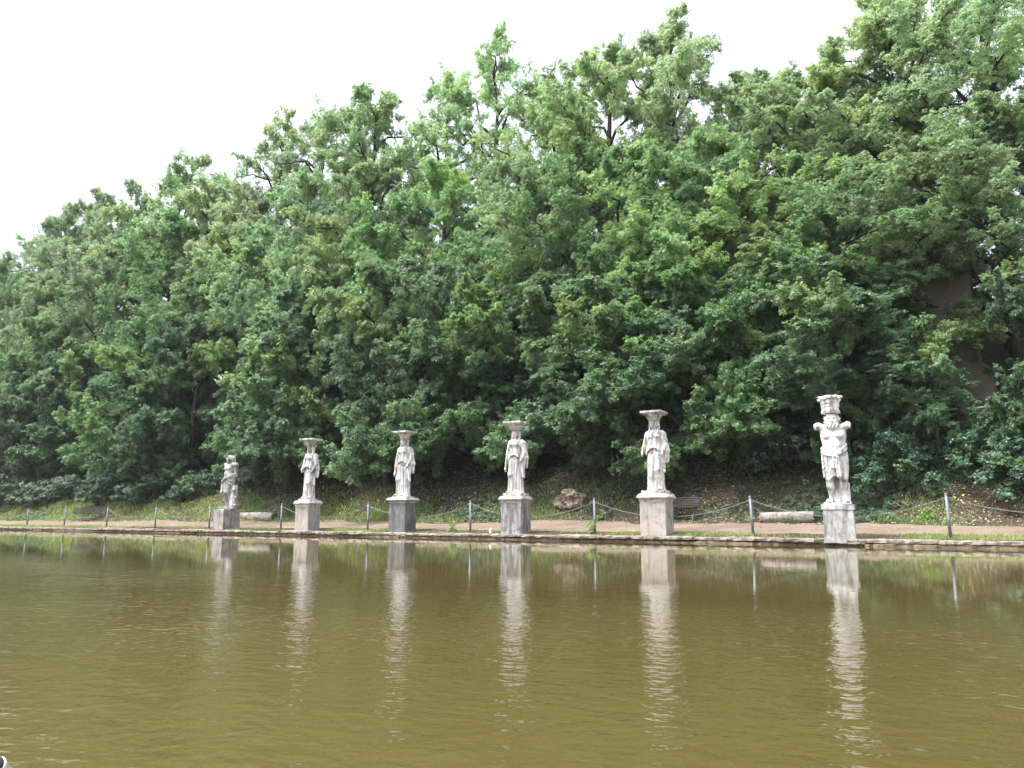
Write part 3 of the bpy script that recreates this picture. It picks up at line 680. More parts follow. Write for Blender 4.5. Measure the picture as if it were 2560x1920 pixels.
for i, x in enumerate(PXS):
    p = thing('chain_post', (x, YP, float(terr(x, YP)) + .0), plab[i], 'post', 'grey posts carrying the chain')
    p.rotation_euler = (0, lean.get(i, R(random.Random(i).uniform(-.6, .6))), 0)
    for n_, me in (('shaft', SHAFT), ('cap', CAP), ('chain_ring', LUGS[0]), ('chain_ring', LUGS[1])): link(n_, me, M['post'], p)
    posts.append(p)
def chain_mesh(span, dz, sag):
    bm = bmesh.new(); n = int(span / .043) + 6
    ts = np.linspace(0, 1, 400); P = np.stack([ts * span, 0 * ts, dz * ts - 4 * sag * ts * (1 - ts)], -1)
    s = np.concatenate([[0], np.cumsum(np.linalg.norm(np.diff(P, axis=0), axis=1))]); n = int(s[-1] / .043)
    for k in range(n):
        u = (k + .5) * s[-1] / n; c = np.array([np.interp(u, s, P[:, q]) for q in range(3)]); d = np.array([np.interp(u + .01, s, P[:, q]) for q in range(3)]) - c
        d = Vector(d).normalized(); side = d.cross(Vector((0, 1, 0))).normalized(); side2 = Vector((0, 1, 0)); w = side if k % 2 else side2
        w = (side + side2).normalized() if k % 2 else (side - side2).normalized()
        c = Vector(c); pts = []
        for q in range(8):
            a = q * pi / 4; pts.append(c + d * (.024 * cos(a)) + w * (.011 * sin(a)))
        pts.append(pts[0]); add_tube(bm, pts, .0044, 4, False)
    return bm_mesh('chain', bm, False)
clab = ['chain span running out past the left edge', 'sagging chain left of the leftmost bench', 'sagging chain hanging in front of the left slatted bench', 'sagging chain just right of the left slatted bench',
        'sagging chain ending beside the blotchy leftmost pedestal', 'chain passing behind the blotchy pedestal and in front of the long fallen column', 'chain passing behind the pinkish pedestal',
        'chain passing behind the dark slate-grey pedestal', 'chain passing behind the black-streaked pedestal and before the tufa boulder', 'chain passing behind the buff pedestal and in front of the right bench',
        'chain passing behind the bearded statue and before the short fallen column', 'nearest sagging chain running out past the right edge']
SAG = [.42, .40, .42, .42, .43, .40, .42, .42, .42, .42, .43, .38]
for i in range(len(posts) - 1):
    a, b = posts[i], posts[i + 1]
    def lug(p, q): return Matrix.Translation(p.location) @ p.rotation_euler.to_matrix().to_4x4() @ Vector((q * .09, 0, .912))
    A, B = lug(a, 1), lug(b, -1)
    c = link('chain', chain_mesh(B.x - A.x, B.z - A.z, SAG[i]), M['chain']); c.location = A
    tag(c, clab[i], 'chain', 'chains hung between the posts')

# ------------------------------------------------------------------ benches
def bench(loc, rz, length, h, label):
    t = thing('bench', loc, label, 'bench', 'slatted benches by the path', rz)
    L2 = length / 2
    for q in (-1, 1):
        bm = bmesh.new(); x = q * (L2 - .12)
        add_tube(bm, [(x, .30, h), (x, .20, h * .56), (x, .12, h * .52)], .020, 8); add_tube(bm, [(x, .12, h * .53), (x, -.24, h * .57)], .020, 8)
        leg = bm_mesh('frame', bm); link('frame', leg, M['iron'], t)
        for pts in ([(x, .16, h * .54), (x, .26, -.05)], [(x, -.18, h * .56), (x, -.10, h * .3), (x, -.24, -.05)]):
            bm = bmesh.new(); add_tube(bm, pts, [.026] + [.022] * (len(pts) - 1), 8); link('leg', bm_mesh('leg', bm), M['iron'], t)
    for k in range(5):
        bm = bmesh.new(); add_box(bm, (0, -.235 + .082 * k, h * .585 - .004 * k), (length, .062, .03), None, .006); link('seat_slat', bm_mesh('seat_slat', bm), M['wood'], t)
    for k in range(5):
        z = h * .63 + (h * .37) * (k + .45) / 5; y = .155 + .13 * (z - h * .6) / (h * .4)
        bm = bmesh.new(); add_box(bm, (0, y - .01, z), (length, .026, h * .046), Matrix.Rotation(R(-16), 3, 'X'), .005); link('back_slat', bm_mesh('back_slat', bm), M['wood'], t)
    return t
YB = 25.15; bx = x_at(1743, YB)
bench((bx - .90, YB, float(terr(bx - .9, YB)) - .02), R(4), 1.8, .82, 'dark slatted bench half hidden behind the buff stone pedestal')
bl = at_y(216, 1303, 24.7)
BENCH_X = (bl[0], bx - .9)
bench((bl[0], 24.7, float(terr(bl[0], 24.7)) + .0), R(48), 1.75, .86, 'small grey slatted bench standing alone by the path at far left')

# ------------------------------------------------------------------ fallen columns, stones
def fallen_column(loc, rz, length, r, label, seed, hollow):
    t = thing('fallen_column', loc, label, 'column', 'stone column shafts lying by the path', rz)
    n, m = 40, 28; us = np.linspace(-length / 2, length / 2, m); th = np.linspace(0, 2 * pi, n, endpoint=False)
    U, T = np.meshgrid(us, th, indexing='ij'); rr = r * (1 + .035 * np.sin(U * 2.2) + .05 * fbm(U * 4, np.cos(T) * 2 + 5, np.sin(T) * 2, seed, 3))
    rr[0] *= .93; rr[-1] *= .93
    V = np.stack([U + .03 * vnoise(np.cos(T) * 3, np.sin(T) * 3, U * 0, seed) * (np.abs(U) > length / 2 - .05), rr * np.cos(T), rr * np.sin(T) + r * .93], -1).reshape(-1, 3)
    i = np.arange(m * n).reshape(m, n); Q = np.stack([i[:-1], np.roll(i[:-1], -1, 1), np.roll(i[1:], -1, 1), i[1:]], -1).reshape(-1, 4)
    caps = []; VV = [V]; base = len(V)
    for e, row in ((0, i[0]), (1, i[-1])):
        sgn = -1 if e == 0 else 1; prev = row
        for fr, dp in ((.72, 0.0), (.55, -.16 if (hollow and e == 1) else -.01), (.02, -.22 if (hollow and e == 1) else -.02)):
            ring = V[row].copy(); c = ring.mean(0); ring = c + (ring - c) * fr; ring[:, 0] += sgn * dp; VV.append(ring); cur = np.arange(base, base + n); base += n
            caps.append(np.stack([prev, np.roll(prev, -1), np.roll(cur, -1), cur], -1)); prev = cur
    me = npmesh('shaft', np.vstack(VV), np.vstack([Q] + caps), False)
    bm = bmesh.new(); bm.from_mesh(me); bmesh.ops.recalc_face_normals(bm, faces=bm.faces); bm.to_mesh(me); bm.free()
    link('shaft', me, M['column'], t); return t
YL = 24.9
x0, x1 = x_at(1902, YL), x_at(2036, YL)
fallen_column(((x0 + x1) / 2, YL, float(terr((x0 + x1) / 2, YL)) - .03), R(1), x1 - x0, .175, 'short pale column shaft lying on its side, left of the bearded statue', 3, False)
x1 = x_at(688, 25.0); x0 = x1 - 3.3
fallen_column(((x0 + x1) / 2, 25.0, float(terr((x0 + x1) / 2, 25.0)) - .05), R(-2), 3.3, .235, 'long fallen column shaft with a dark hollow end, behind the leftmost pedestal', 6, True)
def stone(name, loc, size, label, cat, mat, seed, lump=.35, sub=4, pits=0.0):
    bm = bmesh.new(); bmesh.ops.create_icosphere(bm, subdivisions=sub, radius=1.0)
    co = np.array([v.co[:] for v in bm.verts]); f = 1 + lump * fbm(co[:, 0] * 1.3, co[:, 1] * 1.3, co[:, 2] * 1.3, seed, 4)
    if pits: f -= pits * np.clip(vnoise(co[:, 0] * 5, co[:, 1] * 5, co[:, 2] * 5, seed + 3) - .1, 0, 1) + pits * .5 * np.abs(vnoise(co[:, 0] * 9, co[:, 1] * 9, co[:, 2] * 9, seed + 5))
    for v, k in zip(bm.verts, f): v.co = Vector((v.co.x * k * size[0], v.co.y * k * size[1], v.co.z * k * size[2]))
    o = link(name, bm_mesh(name, bm), mat); o.location = loc; return tag(o, label, cat)
rx = x_at(1424, 26.3)
stone('boulder', (rx, 26.3, float(terr(rx, 26.3)) + .22), (.60, .5, .42), 'rough pitted grey-brown tufa boulder at the foot of the slope', 'rock', M['rock'], 5, .40, 6, .09)
rx = x_at(1503, 25.9); stone('flat_stone', (rx, 25.9, float(terr(rx, 25.9)) + .05), (.22, .16, .10), 'small flat tan stone right of the tufa boulder and its chain post', 'rock', M['rock'], 12, .3, 4)
rx = x_at(1229.5, 20.6); stone('white_stone', (rx, 20.55, .24), (.055, .05, .10), 'tiny pointed white stone standing on the pool edge beside the black-streaked pedestal', 'rock', M['white_stone'], 15, .3, 3)

# ------------------------------------------------------------------ foliage building blocks
def rosettes(rng, P, Nrm, nl, ll, lw, droop=(-0.15, 0.6), tint=None):
    """nl kite-shaped leaves fanned round every point P; returns verts, quads, tints"""
    n = len(P); Nrm = Nrm / (np.linalg.norm(Nrm, axis=1, keepdims=True) + 1e-9)
    ref = np.where(np.abs(Nrm[:, 2:3]) < .9, np.array([[0, 0, 1.0]]), np.array([[1.0, 0, 0]]))
    A = np.cross(Nrm, ref); A /= np.linalg.norm(A, axis=1, keepdims=True) + 1e-9; B = np.cross(Nrm, A)
    ph = rng.uniform(0, 2 * pi, (n, 1)) + np.arange(nl)[None] * 2 * pi / nl + rng.normal(0, .35, (n, nl))
    d = A[:, None] * np.cos(ph)[..., None] + B[:, None] * np.sin(ph)[..., None]
    dr = rng.uniform(droop[0], droop[1], (n, nl, 1)); d = d * np.cos(dr) - Nrm[:, None] * np.sin(dr) * rng.choice([1, 1, 1, -.5], (n, nl, 1))
    w = np.cross(d, Nrm[:, None]); w /= np.linalg.norm(w, axis=-1, keepdims=True) + 1e-9
    w = w + Nrm[:, None] * rng.normal(0, .35, (n, nl, 1))
    l = ll * rng.uniform(.7, 1.25, (n, nl, 1)); ww = lw * rng.uniform(.75, 1.2, (n, nl, 1)) * .5
    b = P[:, None] + d * l * .08
    V = np.stack([b, b + d * l * .62 + w * ww, b + d * l, b + d * l * .62 - w * ww], 2).reshape(-1, 3)
    Q = np.arange(len(V)).reshape(-1, 4)
    t = np.repeat(tint if tint is not None else rng.random(n), nl)
    return V, Q, np.clip(t + rng.normal(0, .08, len(t)), 0, 1)
def clump_leaves(rng, C, rad, out, per, nl, ll, lw, flat=.78, tint=None, tilt=.35):
    """rosettes spread over the upper shell of every clump"""
    n = len(C); k = np.maximum(4, (per * (rad / rad.mean()) ** 2)).astype(int); ids = np.repeat(np.arange(n), k); m = len(ids)
    dv = rng.normal(size=(m, 3)); dv /= np.linalg.norm(dv, axis=1, keepdims=True)
    low = dv[:, 2] < -.25; dv[low & (rng.random(m) < .7), 2] *= -1
    rr = rng.random(m) ** .45
    P = C[ids] + dv * (rad[ids] * rr)[:, None] * np.array([1, 1, flat])
    # break the round outline: pull the rosettes onto a few twigs per clump
    lump = vnoise(P[:, 0] * 2.6, P[:, 1] * 2.6, P[:, 2] * 2.6, int(rng.integers(99)))
    keep = lump + .35 * rng.random(m) > -.12; P, ids, dv = P[keep], ids[keep], dv[keep]
    N = np.array([[0, 0, .75]]) + dv * .75 + out[ids] * .35 + rng.normal(0, tilt, (len(P), 3))
    return rosettes(rng, P, N, nl, ll, lw, tint=None if tint is None else tint[ids])
def crown_profile(kind, t):
    if kind == 'A': return 1.05 * (1 - .18 * t) * math.sqrt(max(0, 1 - max(0, t - .35) ** 2 / .45))
    if kind == 'B': return (0.75 + .35 * sin(pi * min(1, t * 1.1))) * math.sqrt(max(.02, 1 - max(0, t - .3) ** 2 / .52))
    return (0.55 + .5 * sin(pi * min(1, t * 1.05))) * math.sqrt(max(.03, 1 - max(0, t - .25) ** 2 / .70))
def spray_leaves(rng, S, E, rad, out, per, nl, ll, lw, tint):
    """rosettes strung along short twigs, so that the crown ends in feathery sprays"""
    ln = np.linalg.norm(E - S, axis=1); k = np.maximum(3, per * ln / ln.mean() * rng.uniform(.6, 1.4, len(ln))).astype(int)
    ids = np.repeat(np.arange(len(S)), k); m = len(ids); v = rng.uniform(.05, 1.08, m) ** .8
    off = rng.normal(0, 1, (m, 3)) * (rad[ids] * (1.05 - .55 * v))[:, None] * np.array([1, 1, .8])
    P = S[ids] + (E - S)[ids] * v[:, None] + off
    N = np.array([[0, 0, .62]]) + off / (rad[ids][:, None] + 1e-6) * .45 + out[ids] * .40 + rng.normal(0, .5, (m, 3))
    return rosettes(rng, P, N, nl, ll, lw, tint=tint[ids])
def tree_mesh(kind, seed, H, z0, Rm, nlimb, per, nl=6, ll=.12, lw=.08, sparse=0.0):
    rng = np.random.default_rng(seed); bm = bmesh.new()
    lean = rng.normal(0, .025, 2); nt_ = 8; zt = np.linspace(-.6, H * .88, nt_)
    wob = np.cumsum(rng.normal(0, .10, (nt_, 2)), 0); wob[:2] = 0
    T = np.stack([lean[0] * zt + wob[:, 0], lean[1] * zt + wob[:, 1], zt], -1); r0 = .016 * H + .05
    add_tube(bm, T, list(r0 * np.linspace(1.15, .16, nt_)), 9)
    tp = lambda z: np.array([np.interp(z, zt, T[:, k]) for k in range(3)])
    SS, EE, RD, OUT, TI = [], [], [], [], []; az = rng.uniform(0, 6.28)
    def sub(b0, dd, length, rl, tint):
        e = b0 + dd * length
        if e[2] < z0 * .7: e[2] = z0 * .7 + rng.uniform(0, .5)
        if e[2] > H: e[2] = H - rng.uniform(0, .4)
        mid = (b0 + e) / 2 + np.array([0, 0, .07 * length]) + rng.normal(0, .06 * length, 3)
        add_tube(bm, [b0, mid, e], [rl, rl * .65, rl * .3], 4, False)
        if rng.random() < sparse: return
        for q in range(rng.integers(4, 7)):
            u = rng.uniform(.2, 1.0); p = mid + (e - mid) * (u * 2 - 1) if u > .5 else b0 + (mid - b0) * u * 2
            td = dd * rng.uniform(.3, 1.0) + rng.normal(0, .62, 3) + np.array([0, 0, .12]); td /= np.linalg.norm(td)
            L_ = length * rng.uniform(.28, .62) + .12
            SS.append(p); EE.append(p + td * L_ - np.array([0, 0, .10 * L_])); RD.append(rng.uniform(.10, .20)); OUT.append(td); TI.append(tint + rng.normal(0, .06))
    for i in range(nlimb):
        t = (i + rng.uniform(0, .9)) / nlimb; zc = z0 + (H * .95 - z0) * t; az += 2.4 + rng.normal(0, .35)
        reach = Rm * crown_profile(kind, t) * rng.uniform(.70, 1.22)
        zs = max(z0 * .55 + .8, zc - reach * rng.uniform(.25, .8)) if t > .12 else max(zc - .1, z0 * .6 + 1.0)
        zs = min(zs, H * .84); S = tp(zs); dr = np.array([cos(az), sin(az), 0.0])
        E = np.array([T[-1][0] * t, T[-1][1] * t, zc]) + dr * reach
        if kind == 'A' and t < .4: E[2] -= rng.uniform(.2, 1.0) * (1 - t)
        mid = (S + E) / 2 + np.array([0, 0, rng.uniform(.15, .4) * reach]) + rng.normal(0, .12 * reach, 3) * np.array([1, 1, .4])
        us = np.linspace(0, 1, 6)[:, None]; LP = (1 - us) ** 2 * S + 2 * us * (1 - us) * mid + us ** 2 * E
        LP[1:-1] += rng.normal(0, .05 * reach, (4, 3)); rl = r0 * (.50 - .30 * t) * (.6 + .4 * reach / Rm)
        add_tube(bm, LP, list(np.linspace(rl, rl * .2, 6)), 6, False)
        tint = np.clip(.45 + .20 * rng.normal() + .22 * (zc / H - .5), .05, .95)  # tint rises with height, painting a brighter top into each crown
        for j in range(rng.integers(8, 12)):
            u = rng.uniform(.18, 1.0) ** .8; k = min(4, int(u * 5)); f = u * 5 - k; b0 = LP[k] * (1 - f) + LP[k + 1] * f
            dd = dr * rng.uniform(.0, 1.0) + rng.normal(0, .75, 3) * np.array([1, 1, .75]) + np.array([0, 0, .25]); dd /= np.linalg.norm(dd)
            sub(b0, dd, reach * rng.uniform(.16, .40) + .15, rl * .24, tint)
        sub(LP[-1], dr * .8 + np.array([0, 0, .3]), reach * .25 + .1, rl * .2, tint)
    for _ in range(12):                                    # leader
        p = tp(H * rng.uniform(.72, .88)); dd = rng.normal(0, .55, 3) + np.array([0, 0, .9]); dd /= np.linalg.norm(dd)
        sub(p, dd, rng.uniform(.05, .11) * H, .02, .6)
    SS, EE, RD, OUT, TI = map(np.array, (SS, EE, RD, OUT, TI))
    V, Q, tv = spray_leaves(rng, SS, EE, RD, OUT, per, nl, ll, lw, np.clip(TI, 0, 1))
    me = npmesh('crown', V, Q, False, {'tint': tv}); topi = int(np.argsort(V[:, 2])[-40])
    print(kind, seed, 'leaves', len(Q)); return me, bm_mesh('trunk', bm, True), V[topi]
LEAFSZ = {'A': (.115, .078), 'B': (.096, .066), 'C': (.092, .064)}
CR = {
 'A1': ('A', 101, 10, .9, 3.5, 22, 26, .0), 'A2': ('A', 102, 10, .5, 3.8, 23, 26, .0), 'A3': ('A', 103, 10, .8, 3.4, 22, 26, .0), 'A4': ('A', 104, 10, .6, 3.7, 23, 26, .0),
 'B1': ('B', 201, 14, 2.6, 3.9, 27, 22, .03), 'B2': ('B', 202, 14, 2.4, 4.1, 28, 22, .03), 'B3': ('B', 203, 14, 2.8, 3.7, 26, 22, .05),
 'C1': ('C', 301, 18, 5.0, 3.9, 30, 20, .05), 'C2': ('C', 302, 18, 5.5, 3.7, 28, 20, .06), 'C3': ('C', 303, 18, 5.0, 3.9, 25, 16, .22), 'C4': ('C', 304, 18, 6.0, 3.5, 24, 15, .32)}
TREE = {}
def tree_data(k):
    if k not in TREE:
        kd, sd_, H, z0, Rm, nlm, per, sp = CR[k]
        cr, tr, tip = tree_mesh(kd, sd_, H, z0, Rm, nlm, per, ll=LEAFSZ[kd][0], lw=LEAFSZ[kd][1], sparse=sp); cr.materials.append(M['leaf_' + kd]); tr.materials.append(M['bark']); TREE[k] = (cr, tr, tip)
    return TREE[k]
def place_tree(key, px, top, Y, sxy, rz, label, group='oaks on the wooded slope', back=None):
    cr, tr, tip = tree_data(key); c_, s_ = cos(R(rz)), sin(R(rz))
    tx, ty = sxy * (tip[0] * c_ - tip[1] * s_), sxy * (tip[0] * s_ + tip[1] * c_)          # where the tip stands relative to the foot
    X = x_at(px, Y + ty) - tx; z = float(terr(X, Y)) - .15
    h = at_y(px, top, Y + ty)[2] - z; s = h / tip[2]
    t = thing('oak_tree', (X, Y, z), label, 'tree', group, R(rz))
    for n_, me in (('trunk', tr), ('crown', cr)):
        o = link(n_, me, None, t); o.scale = (sxy, sxy, s)
    return t
# front row: low crowns whose branches hang to the foot of the slope
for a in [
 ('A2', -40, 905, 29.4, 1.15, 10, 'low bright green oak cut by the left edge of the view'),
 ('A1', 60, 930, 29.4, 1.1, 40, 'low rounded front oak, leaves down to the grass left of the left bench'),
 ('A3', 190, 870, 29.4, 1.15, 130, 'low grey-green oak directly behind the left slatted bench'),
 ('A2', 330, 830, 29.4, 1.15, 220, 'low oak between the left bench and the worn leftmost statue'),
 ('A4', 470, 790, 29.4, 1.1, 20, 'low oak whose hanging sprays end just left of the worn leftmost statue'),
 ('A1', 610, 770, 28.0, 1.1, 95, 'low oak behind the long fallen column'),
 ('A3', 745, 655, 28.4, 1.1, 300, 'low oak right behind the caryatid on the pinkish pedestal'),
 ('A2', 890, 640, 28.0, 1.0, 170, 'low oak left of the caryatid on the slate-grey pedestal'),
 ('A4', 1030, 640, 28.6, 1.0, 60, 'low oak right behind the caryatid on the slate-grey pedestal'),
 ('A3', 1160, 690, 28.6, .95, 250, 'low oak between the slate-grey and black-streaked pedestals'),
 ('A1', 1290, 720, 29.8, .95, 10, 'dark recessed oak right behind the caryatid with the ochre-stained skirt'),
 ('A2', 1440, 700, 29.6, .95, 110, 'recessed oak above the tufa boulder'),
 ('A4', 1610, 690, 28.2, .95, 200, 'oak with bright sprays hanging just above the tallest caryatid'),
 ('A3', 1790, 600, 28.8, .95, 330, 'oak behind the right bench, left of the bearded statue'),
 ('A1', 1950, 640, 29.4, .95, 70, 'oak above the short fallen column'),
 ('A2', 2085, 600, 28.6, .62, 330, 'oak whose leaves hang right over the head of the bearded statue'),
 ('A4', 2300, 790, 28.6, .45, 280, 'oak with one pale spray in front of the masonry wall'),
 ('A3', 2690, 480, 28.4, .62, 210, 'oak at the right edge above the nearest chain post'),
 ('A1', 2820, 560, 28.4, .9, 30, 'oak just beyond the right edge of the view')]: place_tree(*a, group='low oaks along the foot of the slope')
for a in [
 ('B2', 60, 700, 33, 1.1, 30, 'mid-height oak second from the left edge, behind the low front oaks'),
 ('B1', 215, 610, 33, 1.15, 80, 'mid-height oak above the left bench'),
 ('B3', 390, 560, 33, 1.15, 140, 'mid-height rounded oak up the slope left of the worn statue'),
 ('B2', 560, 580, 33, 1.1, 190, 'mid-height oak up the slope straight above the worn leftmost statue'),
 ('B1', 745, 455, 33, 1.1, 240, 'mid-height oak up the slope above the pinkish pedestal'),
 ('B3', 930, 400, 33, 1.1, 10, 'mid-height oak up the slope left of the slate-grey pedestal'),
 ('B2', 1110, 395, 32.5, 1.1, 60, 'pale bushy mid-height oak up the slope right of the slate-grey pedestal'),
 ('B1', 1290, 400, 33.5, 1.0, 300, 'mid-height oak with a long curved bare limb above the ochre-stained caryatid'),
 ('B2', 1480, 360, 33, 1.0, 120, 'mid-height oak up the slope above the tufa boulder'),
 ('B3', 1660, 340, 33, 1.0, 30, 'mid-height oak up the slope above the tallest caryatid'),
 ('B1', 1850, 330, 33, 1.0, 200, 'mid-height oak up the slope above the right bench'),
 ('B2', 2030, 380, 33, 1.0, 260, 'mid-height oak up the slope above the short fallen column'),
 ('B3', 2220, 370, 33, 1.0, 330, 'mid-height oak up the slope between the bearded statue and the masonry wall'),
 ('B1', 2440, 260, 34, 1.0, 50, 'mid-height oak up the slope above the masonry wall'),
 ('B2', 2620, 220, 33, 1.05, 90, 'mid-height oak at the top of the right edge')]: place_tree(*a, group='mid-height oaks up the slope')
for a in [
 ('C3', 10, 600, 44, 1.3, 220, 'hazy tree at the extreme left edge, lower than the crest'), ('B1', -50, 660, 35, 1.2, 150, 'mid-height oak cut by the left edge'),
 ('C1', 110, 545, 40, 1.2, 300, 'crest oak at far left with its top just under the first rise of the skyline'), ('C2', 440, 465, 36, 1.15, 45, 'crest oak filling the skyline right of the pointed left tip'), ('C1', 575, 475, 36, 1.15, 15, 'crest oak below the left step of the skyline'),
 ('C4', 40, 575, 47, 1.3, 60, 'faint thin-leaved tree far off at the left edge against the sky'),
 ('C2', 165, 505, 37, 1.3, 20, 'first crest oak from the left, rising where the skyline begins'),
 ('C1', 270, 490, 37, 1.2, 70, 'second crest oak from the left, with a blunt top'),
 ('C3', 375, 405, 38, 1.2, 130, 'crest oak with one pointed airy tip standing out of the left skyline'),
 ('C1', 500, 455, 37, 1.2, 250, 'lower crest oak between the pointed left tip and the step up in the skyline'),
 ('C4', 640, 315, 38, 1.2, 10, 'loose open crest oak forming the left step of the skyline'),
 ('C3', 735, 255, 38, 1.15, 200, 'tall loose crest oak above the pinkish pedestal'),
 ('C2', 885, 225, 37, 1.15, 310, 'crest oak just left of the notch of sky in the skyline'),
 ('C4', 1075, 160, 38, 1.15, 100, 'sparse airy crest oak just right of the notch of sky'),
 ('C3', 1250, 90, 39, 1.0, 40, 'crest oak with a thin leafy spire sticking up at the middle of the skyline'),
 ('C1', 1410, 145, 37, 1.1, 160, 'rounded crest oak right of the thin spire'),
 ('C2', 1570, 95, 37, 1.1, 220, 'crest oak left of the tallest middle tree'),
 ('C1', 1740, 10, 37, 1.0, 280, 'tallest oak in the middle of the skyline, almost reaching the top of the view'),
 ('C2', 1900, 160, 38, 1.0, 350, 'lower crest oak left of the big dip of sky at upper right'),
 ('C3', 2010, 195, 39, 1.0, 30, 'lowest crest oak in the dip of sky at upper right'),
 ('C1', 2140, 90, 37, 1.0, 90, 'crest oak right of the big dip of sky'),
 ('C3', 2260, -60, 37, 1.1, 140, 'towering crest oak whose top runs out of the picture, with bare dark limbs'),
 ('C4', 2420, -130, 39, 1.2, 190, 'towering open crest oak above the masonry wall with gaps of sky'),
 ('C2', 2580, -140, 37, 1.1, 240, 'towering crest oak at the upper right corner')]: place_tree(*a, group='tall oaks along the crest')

for a in [
 ('A3', 130, 800, 30.5, 1.1, 15, 'young oak in the second line behind the low oak left of the left bench'), ('A4', 400, 800, 30.5, 1.1, 75, 'young oak in the second line between the left bench and the worn statue'),
 ('A2', 680, 760, 31, 1.05, 145, 'young oak in the second line above the end of the long fallen column'), ('A1', 820, 740, 31, 1.05, 205, 'young oak in the second line right of the pinkish pedestal'),
 ('A3', 960, 720, 31.2, 1.0, 265, 'young oak in the second line just left of the slate-grey pedestal'), ('A4', 1100, 760, 31.4, 1.0, 325, 'young oak in the second line just right of the slate-grey pedestal'),
 ('A2', 1230, 780, 32, 1.0, 35, 'young dark oak in the second line left of the ochre-stained caryatid'), ('A1', 1370, 760, 32, 1.0, 85, 'young dark oak in the second line right of the ochre-stained caryatid'),
 ('A3', 1530, 740, 31.6, 1.0, 155, 'young dark oak in the second line left of the tallest caryatid'), ('A4', 1700, 740, 31.4, 1.0, 225, 'young dark oak in the second line above the right bench'),
 ('A2', 1870, 720, 31.6, 1.0, 285, 'young dark oak in the second line above the leaning chain post'), ('A1', 2040, 720, 31.4, 1.0, 345, 'young dark oak in the second line left of the bearded statue head'),
 ('A3', 2190, 720, 31.0, 1.0, 45, 'young dark oak in the second line left of the masonry wall')]: place_tree(*a, group='young oaks in the second line')

# ------------------------------------------------------------------ undergrowth
def bush_mesh(seed, Rb, Hb, n, per, ll=.10, lw=.06):
    rng = np.random.default_rng(seed); a = rng.uniform(0, 6.28, n); r = Rb * np.sqrt(rng.random(n)); z = Hb * rng.uniform(.1, .95, n) * np.sqrt(np.clip(1.02 - (r / Rb) ** 2, .05, 1))
    C = np.stack([r * np.cos(a), r * np.sin(a), z], -1); out = np.stack([np.cos(a), np.sin(a), 0 * a], -1)
    V, Q, t = clump_leaves(rng, C, rng.uniform(.25, .5, n), out, per, 5, ll, lw, flat=.75, tint=np.clip(rng.normal(.45, .25, n), 0, 1))
    bm = bmesh.new()
    for k in range(0, n, 2): add_tube(bm, [(0.1 * cos(a[k]), .1 * sin(a[k]), -.2), tuple(C[k] * .5 + np.array([0, 0, .05])), tuple(C[k])], [.03, .02, .008], 4, False)
    return npmesh('foliage', V, Q, False, {'tint': t}), bm_mesh('stems', bm, True)
BUSH = [bush_mesh(s, 1.5, 1.9, 34, 55) for s in (41, 42, 43)]
for f_, s_ in BUSH: f_.materials.append(M['leaf_dark']); s_.materials.append(M['bark'])
